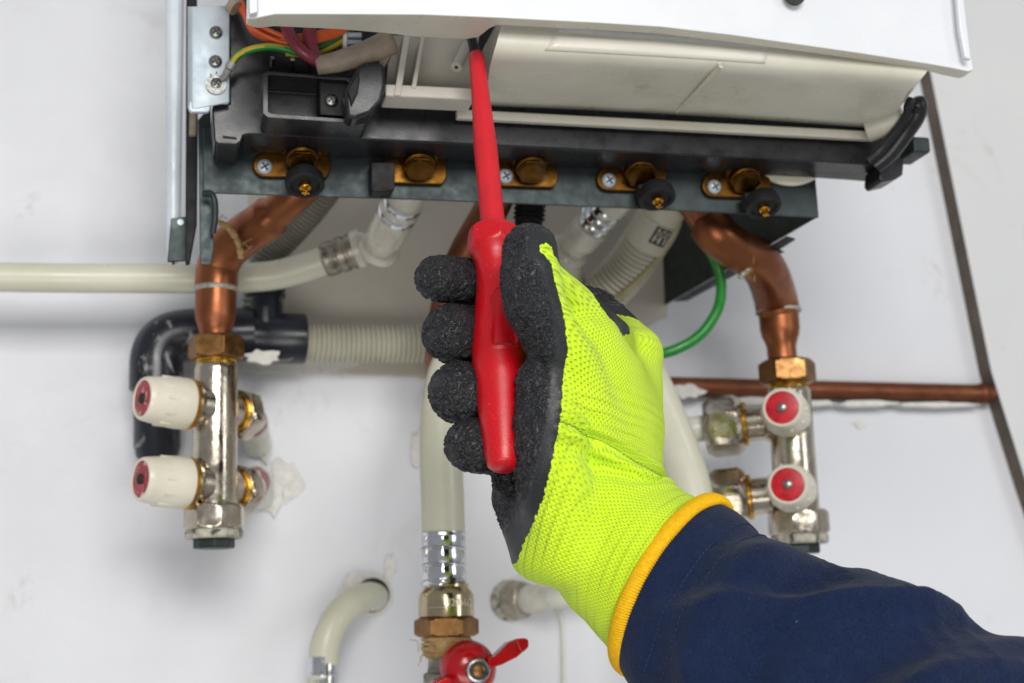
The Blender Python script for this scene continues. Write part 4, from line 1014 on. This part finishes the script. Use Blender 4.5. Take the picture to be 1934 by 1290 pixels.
a_ = me.attributes.new('crinkle', 'FLOAT', 'POINT'); a_.data.foreach_set('value', wr_.astype(np.float32))
a_ = me.attributes.new('knit', 'FLOAT_VECTOR', 'POINT'); a_.data.foreach_set('vector', np.stack([ku, kv, 0*uco], 1).astype(np.float32).ravel())
me.shade_smooth()
def glove_mat():
    t = NT('knit_and_latex_glove')
    def attr(n_): 
        q = t.t.nodes.new('ShaderNodeAttribute'); q.attribute_name = n_; return q
    ka = attr('knit').outputs['Vector']; ca = attr('coat').outputs['Fac']; wa = attr('crinkle').outputs['Fac']
    sp = t.t.nodes.new('ShaderNodeSeparateXYZ'); t.lk(ka, sp.inputs[0])
    edge = t.math('ADD', ca, t.rf(t.noise(420, 2), .3, .7, -.06, .06))
    isl = t.rf(edge, -.012, .012)
    # knit: staggered stitches
    wob = t.rf(t.noise(60, 2), .3, .7, -.0005, .0005)
    cu = t.math('COSINE', t.math('MULTIPLY', t.math('ADD', sp.outputs[0], wob), 2*math.pi/.0024))
    cv = t.math('COSINE', t.math('MULTIPLY', t.math('ADD', sp.outputs[1], wob), 2*math.pi/.0029))
    hole = t.rf(t.math('MULTIPLY', cu, cv), .38, .95)
    wale = t.rf(t.math('COSINE', t.math('MULTIPLY', t.math('ADD', sp.outputs[0], wob), 2*math.pi/.0024)), .2, 1)
    course = t.rf(t.math('MULTIPLY', t.math('COSINE', t.math('MULTIPLY', sp.outputs[1], 2*math.pi/.0058)), t.rf(t.noise(14, 2), .35, .6)), .3, 1)
    rib = t.math('COSINE', t.math('MULTIPLY', t.math('ADD', sp.outputs[0], wob), 2*math.pi/.0012))
    fib = t.noise(1800, 2)
    lc = t.mix(t.rf(t.noise(25, 3), .3, .7), sr(214,246,44), sr(204,238,34))
    lc = t.mix(t.math('MULTIPLY', hole, .55), lc, sr(120,160,10))
    lc = t.mix(t.math('MULTIPLY', t.math('MAXIMUM', t.math('MULTIPLY', wale, .7), course), .22), lc, sr(140,178,16))
    lc = t.mix(t.rf(fib, .55, .8, 0, .3), lc, sr(230,255,110))
    crn = t.math('ABSOLUTE', t.math('SUBTRACT', t.noise(250, 1.5, .5, 1.8), .5))
    ridge = t.rf(crn, .0, .10, 1, 0)
    bc = t.mix(t.math('MULTIPLY', t.math('MULTIPLY', ridge, wa), .5), sr(36,37,40), sr(116,117,121))
    bc = t.mix(t.rf(t.noise(1500, 1), .72, .78, 0, .6), bc, sr(130,130,130))
    col = t.mix(isl, bc, lc)
    hk = t.math('SUBTRACT', t.math('SUBTRACT', t.math('MULTIPLY', rib, .25), t.math('MULTIPLY', course, 1.2)), t.math('ADD', hole, t.math('MULTIPLY', fib, .35)))
    hb2 = t.math('ADD', t.math('MULTIPLY', t.math('MULTIPLY', ridge, wa), 1.0), t.math('MULTIPLY', t.noise(700, 2), .12))
    q = t.t.nodes.new('ShaderNodeMix'); q.data_type = 'FLOAT'; t.lk(isl, q.inputs[0]); t.lk(hb2, q.inputs[2]); t.lk(t.math('MULTIPLY', hk, .26), q.inputs[3])
    nb = t.bump(q.outputs[0], 1.0, .0024)
    nb = t.bump(isl, .4, .0006, nb) if False else nb
    rg = t.math('ADD', t.math('MULTIPLY', isl, .32), t.rf(t.noise(200, 3), .3, .7, .38, .5))
    return t.set(base=col, rough=rg, normal=nb, spec=t.math('SUBTRACT', .45, t.math('MULTIPLY', isl, .25)), sheen=t.math('MULTIPLY', isl, .15))
me.materials.append(glove_mat())
glove = bpy.data.objects.new('glove', me); COL.objects.link(glove); attach(glove, person)
glove['label'] = 'lime knit glove with crinkled black latex palm'

# yellow overlocked hem
m_hem = stuff('yellow_hem_thread', sr(240,190,20), sr(224,166,8), .75, scale=500, bs=.6, bscale=1500, bd=.0006, spec=.25)
NT_ = 1260; hem = MB(); R = []; wraps = 210
for i in range(NT_):
    th_ = 2*math.pi*i/NT_
    lump = 1+.06*mnoise.noise(Vector((math.cos(th_)*3, math.sin(th_)*3, 5)))
    c = C0+U*(hemU*math.cos(th_))+NR*(hemN*math.sin(th_)); rd = (U*(math.cos(th_)/hemU)+NR*(math.sin(th_)/hemN)).normalized()
    row = []
    for j in range(14):
        ph = 2*math.pi*j/14
        w_ = abs(math.sin(.5*(wraps*th_+ph*.8)))**.6
        r_ = .0040*lump*(.86+.17*w_)
        row.append(c+(rd*math.cos(ph)*r_*.8+AX*math.sin(ph)*r_*1.15))
    R.append(row)
R.append(R[0]); hem.rings(R, cap=(False,False)); hem.build('cuff_hem', m_hem, person, ang=80)

# navy sleeve
def sleeve_mat():
    t = NT('navy_fleece'); n1 = t.noise(18, 4); n2 = t.noise(900, 3, .6)
    base = t.mix(t.rf(n1, .3, .7), sr(17,28,52), sr(22,35,64)); base = t.mix(t.rf(n2, .45, .75, 0, .45), base, sr(40,55,92))
    base = t.mix(t.rf(t.noise(150, 5, .7), .45, .7, 0, .5), base, sr(30,44,78)); base = t.mix(t.rf(t.noise(420, 2), .74, .8, 0, .5), base, sr(100,118,156))
    nb = t.bump(n2, .8, .0010); nb = t.bump(t.noise(120, 4), .5, .0022, nb)
    return t.set(base=base, rough=.92, normal=nb, spec=.1, sheen=.10)
m_navy = sleeve_mat()
SE = P(2115,1650,-.56); SA = (SE-C0); SLn = SA.length; NS, NU2 = 150, 120; R = []
SU = U; 
for i in range(NS+1):
    s = i/NS; R_ = []
    c = C0+AX*(s*.06)*(1-s)+SA*s-AX*.004*(1-s)
    ru = hemU*.965+.004*min(1, s*14)+.024*s; rn = hemN*.95+.004*min(1, s*14)+.022*s
    gro = min(1, s*6)
    for j in range(NU2):
        th_ = 2*math.pi*j/NU2; co, si = math.cos(th_), math.sin(th_)
        x = s*SLn
        ph = x/.044*2*math.pi
        tw = .9*si-.25*co
        f = .0050*math.sin(ph*.92+tw*2.6+1.2*mnoise.noise(Vector((x*14, co, si*1.5))))
        f += .0030*math.sin(ph*.47-tw*3.1+2)+.0034*mnoise.noise(Vector((x*30, co*1.7, si*1.7)))
        f2 = .010*math.exp(-((x-.10-.055*(co-.5)*1.4)/.010)**2)*max(0, si)
        f3 = .009*math.exp(-((x-.155-.06*(co-.3))/.012)**2)*max(0, si)
        top_sc = .0040*max(0, co)*math.sin(x/.041*2*math.pi+1.9)
        nr = 1-abs(mnoise.noise(Vector((x*26+co*2, co*2.2+x*18, si*2.2))))*2.4
        d = gro*(f*.8+f2+f3+top_sc+.0013*max(0, nr)**2)
        # left edge hangs a little below the hem
        d -= .010*math.exp(-((s-.17)/.12)**2)*max(0, co)**1.5
        hang = .010*gro*max(0, -co)**2*math.exp(-(s/.35)**2)
        R_.append(c+SU*((ru+d+hang)*co)+NR*((rn+d)*si))
    R.append(R_)
slv_ = MB().rings(R).build('sleeve', m_navy, person, ang=180)
# double row of stitching near the sleeve end
m_stitch = stuff('navy_thread', sr(26,44,80), None, .8)
st = MB()
for x0 in (.019, .0265):
    s = x0/SLn*1.15; i0 = int(s*NS)
    row = [R[i0][j].lerp(R[i0+1][j], s*NS-i0) for j in range(NU2)]
    dense = []
    for j in range(NU2):
        for k in range(3): dense.append(row[j].lerp(row[(j+1)%NU2], k/3))
    for k in range(0, len(dense)-2, 3):
        a, b = dense[k], dense[k+2]; o_ = (a-(C0+SA*s)).normalized()*.0002
        st.tube([a+o_, (a+b)/2+o_*2.5, b+o_], .00035, 5)
st.build('stitching', m_stitch, slv_)
